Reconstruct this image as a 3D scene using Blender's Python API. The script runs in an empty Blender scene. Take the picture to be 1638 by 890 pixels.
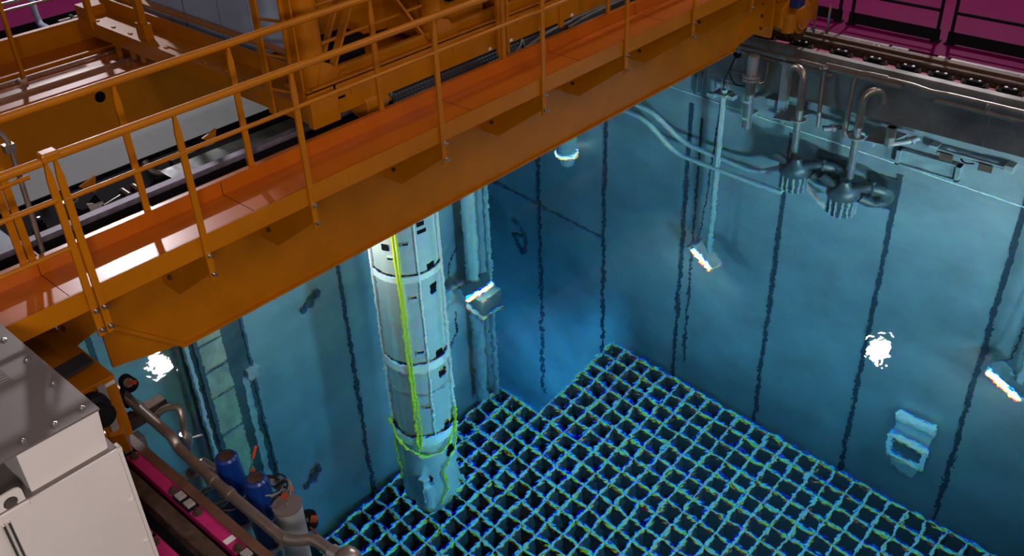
import bpy, bmesh, math, random
from mathutils import Vector, Matrix
random.seed(7)
SC = bpy.context.scene
COL = SC.collection
PI = math.pi

# ------------------------------------------------------------------ camera
CAM_H = 5.176859
F_PX = 1545.697
R_ = Vector((0.67062769, -0.74091078, -0.0361902))
U_ = Vector((0.42749593, 0.34615157, 0.83512054))
F_ = Vector((0.60622251, 0.57552612, -0.54887517))
cd = bpy.data.cameras.new('camera')
cd.sensor_width = 36.0
cd.lens = F_PX / 1638 * 36.0
cd.clip_end = 200
cam = bpy.data.objects.new('camera', cd)
M = Matrix.Identity(4)
for i in range(3):
    M[i][0] = R_[i]; M[i][1] = U_[i]; M[i][2] = -F_[i]
M[2][3] = CAM_H
cam.matrix_world = M
COL.objects.link(cam)
SC.camera = cam

# ------------------------------------------------------------------ world, exposure
SC.view_settings.view_transform = 'Standard'
SC.view_settings.look = 'None'
SC.view_settings.gamma = 1.0
SC.view_settings.exposure = 0.0
SC.view_settings.use_curve_mapping = False
w = bpy.data.worlds.new('hall_air')
w.use_nodes = True
w.node_tree.nodes['Background'].inputs[0].default_value = (0.62, 0.6, 0.66, 1)
w.node_tree.nodes['Background'].inputs[1].default_value = 0.09
SC.world = w
SC.cycles.use_denoising = True
SC.cycles.caustics_refractive = True
SC.cycles.blur_glossy = 1.0
SC.cycles.caustics_reflective = False
SC.cycles.max_bounces = 10
SC.cycles.transmission_bounces = 8
SC.cycles.sample_clamp_indirect = 2.5

def area(name, loc, to, size, power, col, sizey=None):
    l = bpy.data.lights.new(name, 'AREA')
    l.shape = 'RECTANGLE'; l.size = size; l.size_y = sizey or size
    l.energy = power; l.color = col
    o = bpy.data.objects.new(name, l); COL.objects.link(o)
    o.location = loc
    o.rotation_euler = (Vector(to) - Vector(loc)).to_track_quat('-Z', 'Y').to_euler()
    return o
# unseen lamps of the hall, plus one low fill lamp by the camera
area('hall_and_fill_lamp', (2, -5, 11), (7, 5, 0), 3.0, 200, (1.0, .82, .78))
area('hall_and_fill_lamp', (15, -6, 12), (10, 6, 0), 2.5, 230, (1.0, .78, .80))
area('hall_and_fill_lamp', (-6, 5, 9), (4, 7, 0), 2.0, 25, (1.0, .82, .80))
area('hall_and_fill_lamp', (-1.2, -1.6, 4.6), (1.2, 4.5, 1.4), 1.0, 185, (1.0, .89, .84))  # low fill lamp added to brighten the cabinet front
area('hall_and_fill_lamp', (5.0, -6.0, 9.0), (6.5, 5.5, 1.0), 1.6, 110, (1.0, .80, .62))
# unseen flood lamps under water, several added only to brighten walls and racks
area('unseen_pool_lamp', (6.2, -1.0, -2.6), (9.6, 6.5, -2.6), 0.8, 330, (.86, .95, 1.0)).data.spread = 1.7
area('unseen_pool_lamp', (3.0, 3.0, -2.2), (5.2, 9.0, -2.8), 0.6, 62, (.86, .95, 1.0)).data.spread = 1.9
area('unseen_pool_lamp', (6.8, 2.2, -1.0), (7.6, 4.6, -8.7), 0.7, 210, (.80, .95, 1.0)).data.spread = 1.35  # added above the racks to brighten the rims
area('unseen_pool_lamp', (4.75, 7.85, -.30), (5.9, 7.6, -2.6), 0.3, 55, (1.0, .97, .88))
area('unseen_pool_lamp', (8.4, -2.2, -1.0), (11.3, 4.6, -.7), 0.6, 430, (.92, .97, 1.0))  # added in place of room light entering through the water surface
area('unseen_pool_lamp', (9.5, 9.4, -11.6), (11.3, 10.9, -11.9), 0.8, 85, (.30, .72, 1.0))  # added behind the rack to make the blue glow in the bay

# ------------------------------------------------------------------ helpers: photo ray to a point on a real plane
def at(x, y, ax, val, uw=False):
    d = (F_ + R_ * ((x - 819) / F_PX) - U_ * ((y - 445) / F_PX)).normalized()
    o = Vector((0, 0, CAM_H))
    if uw:
        o = o + d * (CAM_H / -d.z)
        h = Vector((d.x, d.y, 0)) / 1.333
        d = Vector((h.x, h.y, -math.sqrt(1 - h.length_squared)))
    k = 'XYZ'.index(ax)
    return o + d * ((val - o[k]) / d[k])

# ------------------------------------------------------------------ materials
def newmat(name):
    m = bpy.data.materials.new(name); m.use_nodes = True
    nt = m.node_tree
    return m, nt, nt.nodes['Principled BSDF']

def mat(name, col, rough=.5, metal=0., noise=0., scale=8., bump=0., bscale=40., stretch=None, spec=.5, coat=0.):
    m, nt, b = newmat(name)
    b.inputs['Base Color'].default_value = (*col, 1)
    b.inputs['Roughness'].default_value = rough
    b.inputs['Metallic'].default_value = metal
    b.inputs['Specular IOR Level'].default_value = spec
    b.inputs['Coat Weight'].default_value = coat
    b.inputs['Coat Roughness'].default_value = .12
    N, L = nt.nodes, nt.links
    if noise or bump:
        tc = N.new('ShaderNodeTexCoord'); mp = N.new('ShaderNodeMapping')
        L.new(tc.outputs['Object'], mp.inputs[0])
        if stretch: mp.inputs['Scale'].default_value = stretch
    if noise:
        n = N.new('ShaderNodeTexNoise'); n.inputs['Scale'].default_value = scale
        n.inputs['Detail'].default_value = 5; n.inputs['Roughness'].default_value = .6
        L.new(mp.outputs[0], n.inputs[0])
        r = N.new('ShaderNodeValToRGB')
        r.color_ramp.elements[0].position = .3; r.color_ramp.elements[1].position = .7
        r.color_ramp.elements[0].color = (*[c * (1 - noise) for c in col], 1)
        r.color_ramp.elements[1].color = (*[min(1, c * (1 + noise * .6)) for c in col], 1)
        L.new(n.outputs[0], r.inputs[0]); L.new(r.outputs[0], b.inputs['Base Color'])
        mr = N.new('ShaderNodeMapRange')
        mr.inputs[3].default_value = max(.03, rough * (1 - noise * .6)); mr.inputs[4].default_value = min(1, rough * (1 + noise * .6))
        L.new(n.outputs[0], mr.inputs[0]); L.new(mr.outputs[0], b.inputs['Roughness'])
    if bump:
        n2 = N.new('ShaderNodeTexNoise'); n2.inputs['Scale'].default_value = bscale
        n2.inputs['Detail'].default_value = 2
        L.new(mp.outputs[0], n2.inputs[0])
        bp = N.new('ShaderNodeBump'); bp.inputs['Strength'].default_value = bump
        bp.inputs['Distance'].default_value = .02
        L.new(n2.outputs[0], bp.inputs['Height']); L.new(bp.outputs[0], b.inputs['Normal'])
    return m

def emit(name, col, s):
    m, nt, b = newmat(name)
    b.inputs['Base Color'].default_value = (0, 0, 0, 1)
    b.inputs['Emission Color'].default_value = (*col, 1)
    b.inputs['Emission Strength'].default_value = s
    return m

ORANGE = mat('orange_paint', (.50, .158, .0), .36, noise=.12, scale=3, bump=.05, bscale=120, coat=.12, spec=.3)
ORANGE_D = mat('orange_paint_deck', (.52, .115, .004), .30, noise=.1, scale=2, coat=.25, spec=.4)
LINER = mat('pool_liner', (.40, .40, .38), .42, .35, noise=.22, scale=1.3, bump=.12, bscale=3)
STEEL = mat('stainless', (.52, .50, .47), .3, .85, noise=.18, scale=5)
STEEL_S = mat('satin_stainless', (.55, .54, .52), .45, .55, noise=.15, scale=5)
SHINY = mat('polished_stainless', (.72, .70, .66), .16, .95)
UWSTEEL = mat('submerged_stainless', (.62, .62, .60), .42, .35, noise=.1, scale=4)
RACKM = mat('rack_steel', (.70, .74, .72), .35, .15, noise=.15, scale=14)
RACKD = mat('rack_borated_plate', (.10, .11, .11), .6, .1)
DARKFLOOR = mat('pool_floor_steel', (.30, .32, .33), .5, .2, noise=.2, scale=3)
MAGENTA = mat('magenta_floor_paint', (.15, .0, .055), .45, noise=.12, scale=2, spec=.06)
MAGENTA_L = mat('magenta_rail_paint', (.50, .02, .14), .45, noise=.15, scale=8)
BLACK = mat('black_steel', (.010, .009, .011), .8, spec=.08)
RUBBER = mat('black_rubber', (.012, .012, .014), .6, spec=.15)
RUST = mat('rail_steel', (.115, .072, .05), .55, .5, noise=.5, scale=12, bump=.2, bscale=60)
BROWN = mat('brown_painted_angle', (.13, .06, .035), .5, noise=.35, scale=6)
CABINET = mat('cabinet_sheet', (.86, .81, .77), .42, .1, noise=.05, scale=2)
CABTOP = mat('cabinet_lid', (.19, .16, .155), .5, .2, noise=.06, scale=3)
CONCRETE = mat('grey_coping', (.20, .215, .205), .6, noise=.2, scale=3)
BLUEGREY = mat('bluegrey_panel', (.40, .52, .74), .55, noise=.05, scale=2)
BLUE = mat('blue_plastic', (.004, .035, .22), .28, coat=.3)
BLUEBOX = mat('blue_grey_enamel', (.17, .23, .35), .4)
DBLUE = mat('dark_blue_cover', (.012, .03, .16), .4)
CABLE = mat('grey_cable', (.24, .23, .21), .5)
BCABLE = mat('black_cable', (.015, .015, .016), .5)
REDTAG = mat('red_tag', (.42, .07, .02), .5)
YELLOW = mat('yellow_hose', (.75, .80, .02), .4)
WHITE = mat('white_label', (.75, .74, .72), .5)
PIPE = mat('dull_stainless_pipe', (.40, .345, .30), .36, .8, noise=.2, scale=7)
PLASTIC = mat('wrapping_sheet', (.32, .31, .20), .4, noise=.45, scale=5, bump=.6, bscale=6, stretch=(1, 1, .45))
SHEET = mat('clear_green_sheet', (.30, .37, .35), .25, noise=.35, scale=6, bump=.3, bscale=5)
TRAY = mat('cable_tray_zinc', (.06, .06, .068), .6, .3, spec=.2)
DARKHOLE = mat('dark_opening', (.006, .006, .007), .9, spec=.02)
SKIM = mat('skimmer_steel', (.10, .115, .11), .35, .5, noise=.3, scale=8)
DARKUW = mat('dark_submerged_steel', (.06, .07, .07), .5, .2, noise=.4, scale=4)
DRYLINER = mat('dry_liner_sheet', (.34, .32, .30), .34, .6, noise=.45, scale=1.6, bump=.35, bscale=2.2)
RAILM = mat('trolley_rail_steel', (.26, .23, .29), .55, .4, noise=.4, scale=14)
PALE = mat('pale_weld_metal', (.85, .86, .82), .45)
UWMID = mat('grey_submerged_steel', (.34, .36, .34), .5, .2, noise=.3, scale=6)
SEAM = mat('backing_channel', (.035, .05, .06), .6)
LAMPGLASS = emit('lamp_lens', (1.0, .97, .88), 45)
GLINT = emit('floodlight_lens', (1.0, .95, 1.0), 1200)

def water_mat():
    m = bpy.data.materials.new('pool_water'); m.use_nodes = True
    nt = m.node_tree; N, L = nt.nodes, nt.links
    N.clear()
    out = N.new('ShaderNodeOutputMaterial')
    tc = N.new('ShaderNodeTexCoord')
    def noise(sc, det, st):
        mp = N.new('ShaderNodeMapping'); mp.inputs['Scale'].default_value = st
        L.new(tc.outputs['Object'], mp.inputs[0])
        n = N.new('ShaderNodeTexNoise'); n.inputs['Scale'].default_value = sc
        n.inputs['Detail'].default_value = det
        L.new(mp.outputs[0], n.inputs[0]); return n
    n1 = noise(7.0, 1.0, (1, 1, 1)); n2 = noise(2.2, 1.0, (1, 1, 1))
    n3 = noise(24.0, 1.0, (1, 1, 1))
    a = N.new('ShaderNodeMath'); a.operation = 'MULTIPLY_ADD'
    a.inputs[1].default_value = 1.2
    L.new(n2.outputs[0], a.inputs[0]); L.new(n1.outputs[0], a.inputs[2])
    a2 = N.new('ShaderNodeMath'); a2.operation = 'MULTIPLY_ADD'; a2.inputs[1].default_value = .3
    L.new(n3.outputs[0], a2.inputs[0]); L.new(a.outputs[0], a2.inputs[2])
    bp = N.new('ShaderNodeBump'); bp.inputs['Strength'].default_value = 1.0
    bp.inputs['Distance'].default_value = WAVE
    L.new(a2.outputs[0], bp.inputs['Height'])
    fr = N.new('ShaderNodeFresnel'); fr.inputs[0].default_value = 1.333
    L.new(bp.outputs[0], fr.inputs['Normal'])
    gl = N.new('ShaderNodeBsdfGlossy'); gl.inputs['Roughness'].default_value = 0.0
    L.new(bp.outputs[0], gl.inputs['Normal'])
    prev = None
    for c, ior in (((1, 0, 0, 1), 1.3300), ((0, 1, 0, 1), 1.333), ((0, 0, 1, 1), 1.3370)):
        rf = N.new('ShaderNodeBsdfRefraction'); rf.inputs['Color'].default_value = c
        rf.inputs['Roughness'].default_value = 0.0; rf.inputs['IOR'].default_value = ior
        L.new(bp.outputs[0], rf.inputs['Normal'])
        if prev is None: prev = rf
        else:
            ad = N.new('ShaderNodeAddShader')
            L.new(prev.outputs[0], ad.inputs[0]); L.new(rf.outputs[0], ad.inputs[1]); prev = ad
    mx = N.new('ShaderNodeMixShader')
    L.new(fr.outputs[0], mx.inputs[0]); L.new(prev.outputs[0], mx.inputs[1]); L.new(gl.outputs[0], mx.inputs[2])
    L.new(mx.outputs[0], out.inputs['Surface'])
    va = N.new('ShaderNodeVolumeAbsorption')
    va.inputs['Color'].default_value = (0.0, 0.63, 0.85, 1); va.inputs['Density'].default_value = 0.145
    L.new(va.outputs[0], out.inputs['Volume'])
    return m
WAVE = 0.0011
WATER = water_mat()

# ------------------------------------------------------------------ mesh builder
ORG = {}
class MB:
    def __init__(s): s.v = []; s.f = []
    def add(s, vs, fs):
        o = len(s.v); s.v += [Vector(v) for v in vs]; s.f += [tuple(i + o for i in f) for f in fs]; return s
    def box(s, x0, x1, y0, y1, z0, z1):
        vs = [(x, y, z) for z in (z0, z1) for y in (y0, y1) for x in (x0, x1)]
        return s.add(vs, [(0, 2, 3, 1), (4, 5, 7, 6), (0, 1, 5, 4), (2, 6, 7, 3), (0, 4, 6, 2), (1, 3, 7, 5)])
    def bar(s, a, b, w, h, up=(0, 0, 1), w2=None, h2=None):
        a = Vector(a); b = Vector(b); d = (b - a).normalized(); up = Vector(up)
        if abs(d.dot(up)) > .98: up = Vector((0, 1, 0))
        x = d.cross(up).normalized(); y = x.cross(d)
        vs = []
        for p, ww, hh in ((a, w, h), (b, w2 or w, h2 or h)):
            for sx, sy in ((-1, -1), (1, -1), (1, 1), (-1, 1)):
                vs.append(p + x * sx * ww / 2 + y * sy * hh / 2)
        return s.add(vs, [(3, 2, 1, 0), (4, 5, 6, 7), (0, 1, 5, 4), (1, 2, 6, 5), (2, 3, 7, 6), (3, 0, 4, 7)])
    def tube(s, pts, r, n=10, rs=None):
        pts = [Vector(p) for p in pts]; k = len(pts); vs = []
        t0 = (pts[1] - pts[0]).normalized()
        u = t0.orthogonal().normalized()
        for i, p in enumerate(pts):
            t = (pts[min(i + 1, k - 1)] - pts[max(i - 1, 0)]).normalized()
            u = (u - t * u.dot(t)).normalized(); v = t.cross(u)
            rr = rs[i] if rs else r
            for j in range(n):
                a = 2 * PI * j / n
                vs.append(p + u * math.cos(a) * rr + v * math.sin(a) * rr)
        fs = [(i * n + j, i * n + (j + 1) % n, (i + 1) * n + (j + 1) % n, (i + 1) * n + j) for i in range(k - 1) for j in range(n)]
        fs += [tuple(reversed(range(n))), tuple(range((k - 1) * n, k * n))]
        return s.add(vs, fs)
    def lathe(s, c, prof, n=24, axis=(0, 0, 1)):
        c = Vector(c); ax = Vector(axis).normalized()
        return s.tube([c + ax * z for z, r in prof], 0, n, [max(r, .0005) for z, r in prof])
    def prism(s, poly, d):
        """poly: list of 3d points (planar), extruded by vector d"""
        n = len(poly); d = Vector(d)
        vs = [Vector(p) for p in poly] + [Vector(p) + d for p in poly]
        fs = [tuple(reversed(range(n))), tuple(range(n, 2 * n))] + [(i, (i + 1) % n, (i + 1) % n + n, i + n) for i in range(n)]
        return s.add(vs, fs)
    def build(s, name, m, parent=None, smooth=False, bevel=0., org=None):
        o3 = Vector(ORG.get(parent.name, (0, 0, 0))) if parent else Vector(org or (0, 0, 0))
        me = bpy.data.meshes.new(name)
        me.from_pydata([v - o3 for v in s.v], [], s.f)
        bm = bmesh.new(); bm.from_mesh(me); bmesh.ops.recalc_face_normals(bm, faces=bm.faces); bm.to_mesh(me); bm.free()
        me.materials.append(m)
        o = bpy.data.objects.new(name, me); COL.objects.link(o)
        if parent: o.parent = parent
        else: o.location = o3
        ORG[o.name] = o3
        if smooth:
            for p in me.polygons: p.use_smooth = True
            try: me.set_sharp_from_angle(angle=math.radians(38))
            except Exception: pass
        if bevel:
            bv = o.modifiers.new('bevel', 'BEVEL'); bv.width = bevel; bv.segments = 2; bv.limit_method = 'ANGLE'
        return o

def tag(o, label, cat, group=None, kind=None):
    o['label'] = label; o['category'] = cat
    if group: o['group'] = group
    if kind: o['kind'] = kind
    return o
def thing(name, loc, label, cat, group=None):
    o = bpy.data.objects.new(name, None); COL.objects.link(o); o.empty_display_size = .1
    o.location = loc; ORG[o.name] = Vector(loc)
    return tag(o, label, cat, group)
def copy_tree(o, parent=None):
    c = o.copy(); COL.objects.link(c)
    if parent: c.parent = parent
    ORG[c.name] = ORG[o.name]
    for ch in list(o.children): copy_tree(ch, c)
    return c
def struct(name, mb, m, **k):
    o = mb.build(name, m, **k); o['kind'] = 'structure'; return o
def part(parent, name, m, mb, label=None, **k):
    o = mb.build(name, m, parent, **k)
    if label: o['label'] = label
    return o
def smooth_path(pts, n=6):
    """Catmull-Rom"""
    P = [Vector(p) for p in pts]; P = [P[0] * 2 - P[1]] + P + [P[-1] * 2 - P[-2]]; out = []
    for i in range(1, len(P) - 2):
        for k in range(n):
            t = k / n; a, b, c, d = P[i - 1:i + 3]
            out.append(.5 * ((2 * b) + (c - a) * t + (2 * a - 5 * b + 4 * c - d) * t * t + (3 * b - a - 3 * c + d) * t ** 3))
    out.append(P[-2]); return out
def round_path(pts, r=.1, n=5):
    """polyline with rounded corners"""
    P = [Vector(p) for p in pts]; out = [P[0]]
    for i in range(1, len(P) - 1):
        a = (P[i - 1] - P[i]); b = (P[i + 1] - P[i])
        rr = min(r, a.length * .45, b.length * .45)
        p0 = P[i] + a.normalized() * rr; p1 = P[i] + b.normalized() * rr
        for k in range(n + 1):
            t = k / n; out.append(p0 * (1 - t) ** 2 + P[i] * 2 * t * (1 - t) + p1 * t * t)
    out.append(P[-1]); return out

# ================================================================== THE SETTING
XL, XR = 1.84, 11.324          # pool side walls
YB, YF = 8.95, -6.0            # back and near walls
XC, YC = 8.97, 12.6            # bay beside the back wall
ZF = -13.2; ZD = .65           # pool floor, deck
struct('pool_wall_right', MB().box(XR, XR + .12, YF - .5, YC, ZF - .3, ZD - .02), LINER)
struct('pool_wall_left', MB().box(XL - .08, XL, YF - .5, YB, ZF - .3, .40), LINER)
struct('pool_wall_back', MB().box(XL - .08, XC, YB, YB + .25, ZF - .3, ZD - .04), LINER)
struct('pool_wall_bay_side', MB().box(XC - .25, XC, YB + .25, YC, ZF - .3, ZD - .04), LINER)
struct('pool_wall_bay_back', MB().box(XC, XR + .36, YC, YC + .25, ZF - .3, ZD - .04), LINER)
struct('pool_wall_front', MB().box(XL - .08, XR + .36, YF - .5, YF, ZF - .3, ZD - .04), LINER)
struct('pool_floor', MB().box(XL - .3, XR + .3, YF - .3, YC + .2, ZF - .3, ZF), DARKFLOOR)
# decks
struct('floor_right', MB().box(12.2, 24, -8, 24, ZD - .3, ZD - .01), MAGENTA)
struct('floor_left', MB().box(-4, 1.10, -6.5, 24, ZD - .3, ZD - .04), BLACK)
struct('floor_back', MB().box(1.0, XC - .25, YB + .25, 11.6, ZD - .3, ZD), CONCRETE)
struct('floor_far', MB().box(1.0, 12.2, 12.86, 24, ZD - .3, ZD - .01), MAGENTA)
struct('floor_bay_left', MB().box(1.0, XC - .25, 11.6, 12.86, ZD - .3, ZD - .02), MAGENTA)
# right coping: ledge, clamp channel, rail bed
struct('trim_right_ledge', MB().box(XR + .0, XR + .11, YF, YC, ZD - .02, ZD), DRYLINER)
struct('trim_right_channel', MB().box(XR + .12, 12.22, YF, YC, ZD - .5, ZD - .09), BLACK)
struct('trim_right_brown_strip', MB().box(11.98, 12.08, YF, YC, ZD - .08, ZD + .01), BROWN)
# left coping
struct('trim_left_angle', MB().box(1.785, XL + .01, YF, YB, ZD - .42, ZD), BROWN)
struct('trim_left_channel', MB().box(1.08, 1.785, YF, YB, ZD - .4, ZD - .10), BLACK)
struct('trim_left_magenta', MB().box(1.705, 1.785, YF, YB, ZD - .10, ZD - .01), MAGENTA_L)
struct('trim_left_inner_magenta', MB().box(1.38, 1.475, YF, YB, ZD - .10, ZD - .01), MAGENTA_L)

# vertical seam channels on the pool liner and the horizontal weld line
struct('trim_right_freeboard', MB().box(XR - .005, XR, YF, YC, .0, ZD - .02), DRYLINER)
n = 1
for y in (-.77, .78, 2.36, 3.86, 5.40, 7.0, 8.55, 10.0, 11.5):
    mb = MB(); zt = -.02 if y < 3 else (-1.45 if y < 4 else -1.2)
    mb.box(XR - .012, XR + .01, y - .032, y + .032, -12.8, zt)
    if y in (7.0,): mb.box(XR - .012, XR + .01, y - .20, y - .17, -9, -1.6)
    struct('trim_%d' % n, mb, SEAM); n += 1
for x in (2.9, 6.15, 7.75):
    struct('trim_%d' % n, MB().box(x - .028, x + .028, YB - .012, YB + .01, -12.8, -1.2), SEAM); n += 1
struct('trim_%d' % n, MB().bar((XR, 7.6, -.80), (XR, 1.4, -1.42), .03, .03).bar((XR, 1.4, -1.42), (XR, -4, -1.42), .03, .03), PALE); n += 1
struct('trim_%d' % n, MB().box(XR - .012, XR + .01, 8.6, 12.4, -6.68, -6.62), SEAM); n += 1
struct('trim_%d' % n, MB().box(XR - .008, XR + .01, 2.98, 3.0, .0, .62), STEEL); n += 1

# water
wm = MB(); e = .004
poly = [(XL - e, YF - e), (XR + e, YF - e), (XR + e, YC + e), (XC - e, YC + e), (XC - e, YB + e), (XL - e, YB + e)]
wm.prism([(x, y, ZF - e) for x, y in poly], (0, 0, -ZF + e))
wo = wm.build('pool_water', WATER)
tag(wo, 'clear blue rippled water filling the deep storage pool', 'water', kind='stuff')

# ================================================================== FUEL RACKS
P = .28; ZR = -8.757; X0, Y0 = 10.786, 7.930
def rack_meshes(nr, lastx, lasty):
    """top-right corner at origin; cells run to -X (7) and to -Y (nr)"""
    g = MB(); wl = MB()
    def strip(a, b):
        a = Vector(a); b = Vector(b); d = (b - a).normalized(); s = Vector((-d.y, d.x, 0))
        a = a + d * .010; b = b - d * .010; m0 = a.lerp(b, .28); m1 = a.lerp(b, .72)
        vs = []
        for p, w_ in [(a, .015), (m0, .026), (m1, .026), (b, .015)]:
            vs += [p + s * w_ + Vector((0, 0, -.030)), p + Vector((0, 0, -.004 if w_ > .02 else -.010)), p - s * w_ + Vector((0, 0, -.030)), p + Vector((0, 0, -.06))]
        fs = []
        for i in range(3):
            for j in range(4):
                fs.append((i * 4 + j, i * 4 + (j + 1) % 4, (i + 1) * 4 + (j + 1) % 4, (i + 1) * 4 + j))
        fs += [(3, 2, 1, 0), (12, 13, 14, 15)]
        g.add(vs, fs)
        wl.bar(a + Vector((0, 0, -.66)), b + Vector((0, 0, -.66)), .010, 1.2)
    for i in range(8 if lastx else 7):
        for j in range(nr):
            strip((-i * P, -j * P, 0), (-i * P, -(j + 1) * P, 0))
    for j in range(nr + 1 if lasty else nr):
        for i in range(7):
            strip((-i * P, -j * P, 0), (-(i + 1) * P, -j * P, 0))
    return g, wl
cols_names = ['beside the right wall', 'in the second row out from the right wall', 'in the third row out from the right wall']
row_names = ['farthest', 'second farthest', 'third farthest', 'nearest']
protos = {}
for c in range(3):
    y = Y0 if c == 0 else Y0 + 3 * P
    rows = [4, 7, 7, 7] if c == 0 else [7, 7, 7, 7]
    for r, nr in enumerate(rows):
        x = X0 - c * 7 * P
        lab = '%s steel rack module %s' % (row_names[r], cols_names[c])
        key = (nr, c == 2, r == 3)
        if key not in protos:
            t = thing('fuel_storage_rack', (x, y, ZR), lab, 'storage rack', 'rack modules on the pool floor')
            g, wl = rack_meshes(*key)
            for mbx in (g, wl): mbx.v = [v + Vector((x, y, ZR)) for v in mbx.v]
            part(t, 'cell_rim', RACKM, g)
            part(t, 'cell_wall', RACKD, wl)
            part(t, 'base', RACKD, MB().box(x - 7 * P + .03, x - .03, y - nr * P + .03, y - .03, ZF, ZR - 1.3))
            protos[key] = t
        else:
            t = copy_tree(protos[key]); t.location = (x, y, ZR); t['label'] = lab
        y -= nr * P

# ================================================================== THE REFUELLING BRIDGE
YW = 5.80; YO = 5.059; YI = 5.42; ZB = .90; ZT = 2.05; ZK = 2.122
XA, XB = 1.98, 10.95
br = thing('refuelling_bridge', (6.5, YW, ZB), 'orange steel gantry bridge spanning the blue storage pool', 'gantry bridge')
# front girder
g = MB().prism([(XA, YW, 1.0), (2.50, YW, ZB), (10.25, YW, ZB), (XB, YW, 1.0), (XB, YW, ZT), (XA, YW, ZT)], (0, .02, 0))
fg = part(br, 'front_girder', ORANGE, g)
part(fg, 'bottom_flange', ORANGE, MB().prism([(2.49, YW - .03, ZB), (10.26, YW - .03, ZB), (10.26, YW + .15, ZB), (2.49, YW + .15, ZB)], (0, 0, -.02)))
part(fg, 'stiffener', ORANGE, MB().bar((2.51, YW - .012, ZB), (1.98, YW - .012, 1.39), .03, .03))
part(fg, 'stiffener', ORANGE, MB().bar((10.22, YW - .012, ZB), (10.66, YW - .012, 1.30), .03, .03))
part(fg, 'top_flange', BLACK, MB().box(1.0, 11.2, YW, YW + .15, ZT, ZT + .03), label='top flange coloured black for shade and grease')  # black colour stands in for the shade in the gap, with grease
part(fg, 'trolley_rail', RAILM, MB().box(1.0, 11.1, YW + .06, YW + .13, ZT + .03, ZT + .07), label='bright steel rail on the girder')
# end plate with bolts, right
ep = part(br, 'end_plate', ORANGE, MB().box(XB, XB + .05, YW - .10, YW + .45, .86, 2.0), bevel=.004)
for z in (1.0, 1.16, 1.32, 1.48):
    part(ep, 'bolt', RUST, MB().lathe((XB - .10, YW - .005, z), [(0, .022), (.02, .022), (.021, .0)], 8, (0, -1, 0)))
# gallery
wk = part(br, 'walkway', ORANGE_D, MB().box(.9, 11.2, YO, YI, ZK - .012, ZK))
part(wk, 'fascia', ORANGE, MB().box(.9, 11.2, YO - .006, YO + .004, 1.983, ZK))
part(wk, 'toe_board', ORANGE_D, MB().box(.9, 11.2, YI, YI + .012, ZK, 2.215).box(.9, 11.2, YI - .0, YI + .04, 2.215, 2.228))
for x in (1.62, 2.9, 4.95, 6.3, 7.6):
    part(wk, 'plate_joint', DARKHOLE, MB().box(x, x + .004, YO, YI, ZK, ZK + .0008).box(x, x + .004, YI - .001, YI, ZK, 2.215))
posts = [1.72, 1.775, 2.50, 3.34, 4.60, 5.79, 6.95, 8.06, 9.19, 10.3]
def post(x, y, zb, zt, w=.042, d=.018):
    mb = MB()
    mb.bar((x, y, zb), (x, y, zt - .12), d, w, up=(1, 0, 0))
    mb.bar((x, y, zt - .12), (x, y, zt), d, w, up=(1, 0, 0), w2=.022, h2=.014)
    return mb
for i, x in enumerate(posts):
    p = part(br, 'handrail_post', ORANGE, post(x, YO - .022, 1.80, 2.955))
    for z in (1.845, 1.985):
        part(p, 'bolt', SHINY, MB().lathe((x, YO - .03, z), [(0, .017), (.016, .017), (.017, .009), (.035, .009)], 8, (.2, -1, 0)), smooth=True)
    if i == 1: continue
    # bracket: bent plate under the gallery
    prof = [(x, YO - .012, 1.99), (x, YO - .012, 1.85), (x, YO + .02, 1.82), (x, 5.59, 1.44), (x, YW, 1.44), (x, YW, ZK - .013), (x, YO - .012, ZK - .013)]
    b = part(br, 'walkway_bracket', ORANGE, MB().prism(prof, (.012, 0, 0)))
    part(b, 'bolt', RUST, MB().lathe((x, 5.66, 1.56), [(0, .018), (.02, .018)], 8, (-1, 0, 0)))
# front handrail (two lengths), middle rail
part(br, 'top_rail', ORANGE, MB().tube([(1.79, YO - .02, 2.965), (11.1, YO - .02, 2.965)], .026, 12), smooth=True)
part(br, 'top_rail', ORANGE, MB().tube([(.7, YO - .02, 2.955), (1.70, YO - .02, 2.955)], .026, 12), smooth=True)
part(br, 'rail_cap', ORANGE, MB().box(1.70, 1.80, YO - .06, YO + .02, 2.95, 3.005), bevel=.012)
part(br, 'mid_rail', ORANGE, MB().tube([(1.76, YO - .02, 2.705), (11.1, YO - .02, 2.705)], .015, 10), smooth=True)
part(br, 'mid_rail', ORANGE, MB().tube([(.7, YO - .02, 2.72), (1.72, YO - .02, 2.72)], .017, 10), smooth=True)
part(br, 'lower_rail', ORANGE, MB().tube([(1.2, YO - .02, 2.42), (1.71, YO - .02, 2.42)], .013, 8), smooth=True)
# rear handrail of the gallery
part(br, 'top_rail', ORANGE, MB().tube([(.7, YI + .02, 3.095), (11.1, YI + .02, 3.095)], .026, 12), smooth=True)
part(br, 'mid_rail', ORANGE, MB().tube([(.7, YI + .02, 2.72), (1.75, YI + .02, 2.72)], .015, 10), smooth=True)
for x in (1.561, 1.612, 2.37, 3.17, 4.365, 5.75, 7.2, 8.6, 10.0):
    part(br, 'handrail_post', ORANGE, post(x, YI + .02, 2.2, 3.09))
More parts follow.
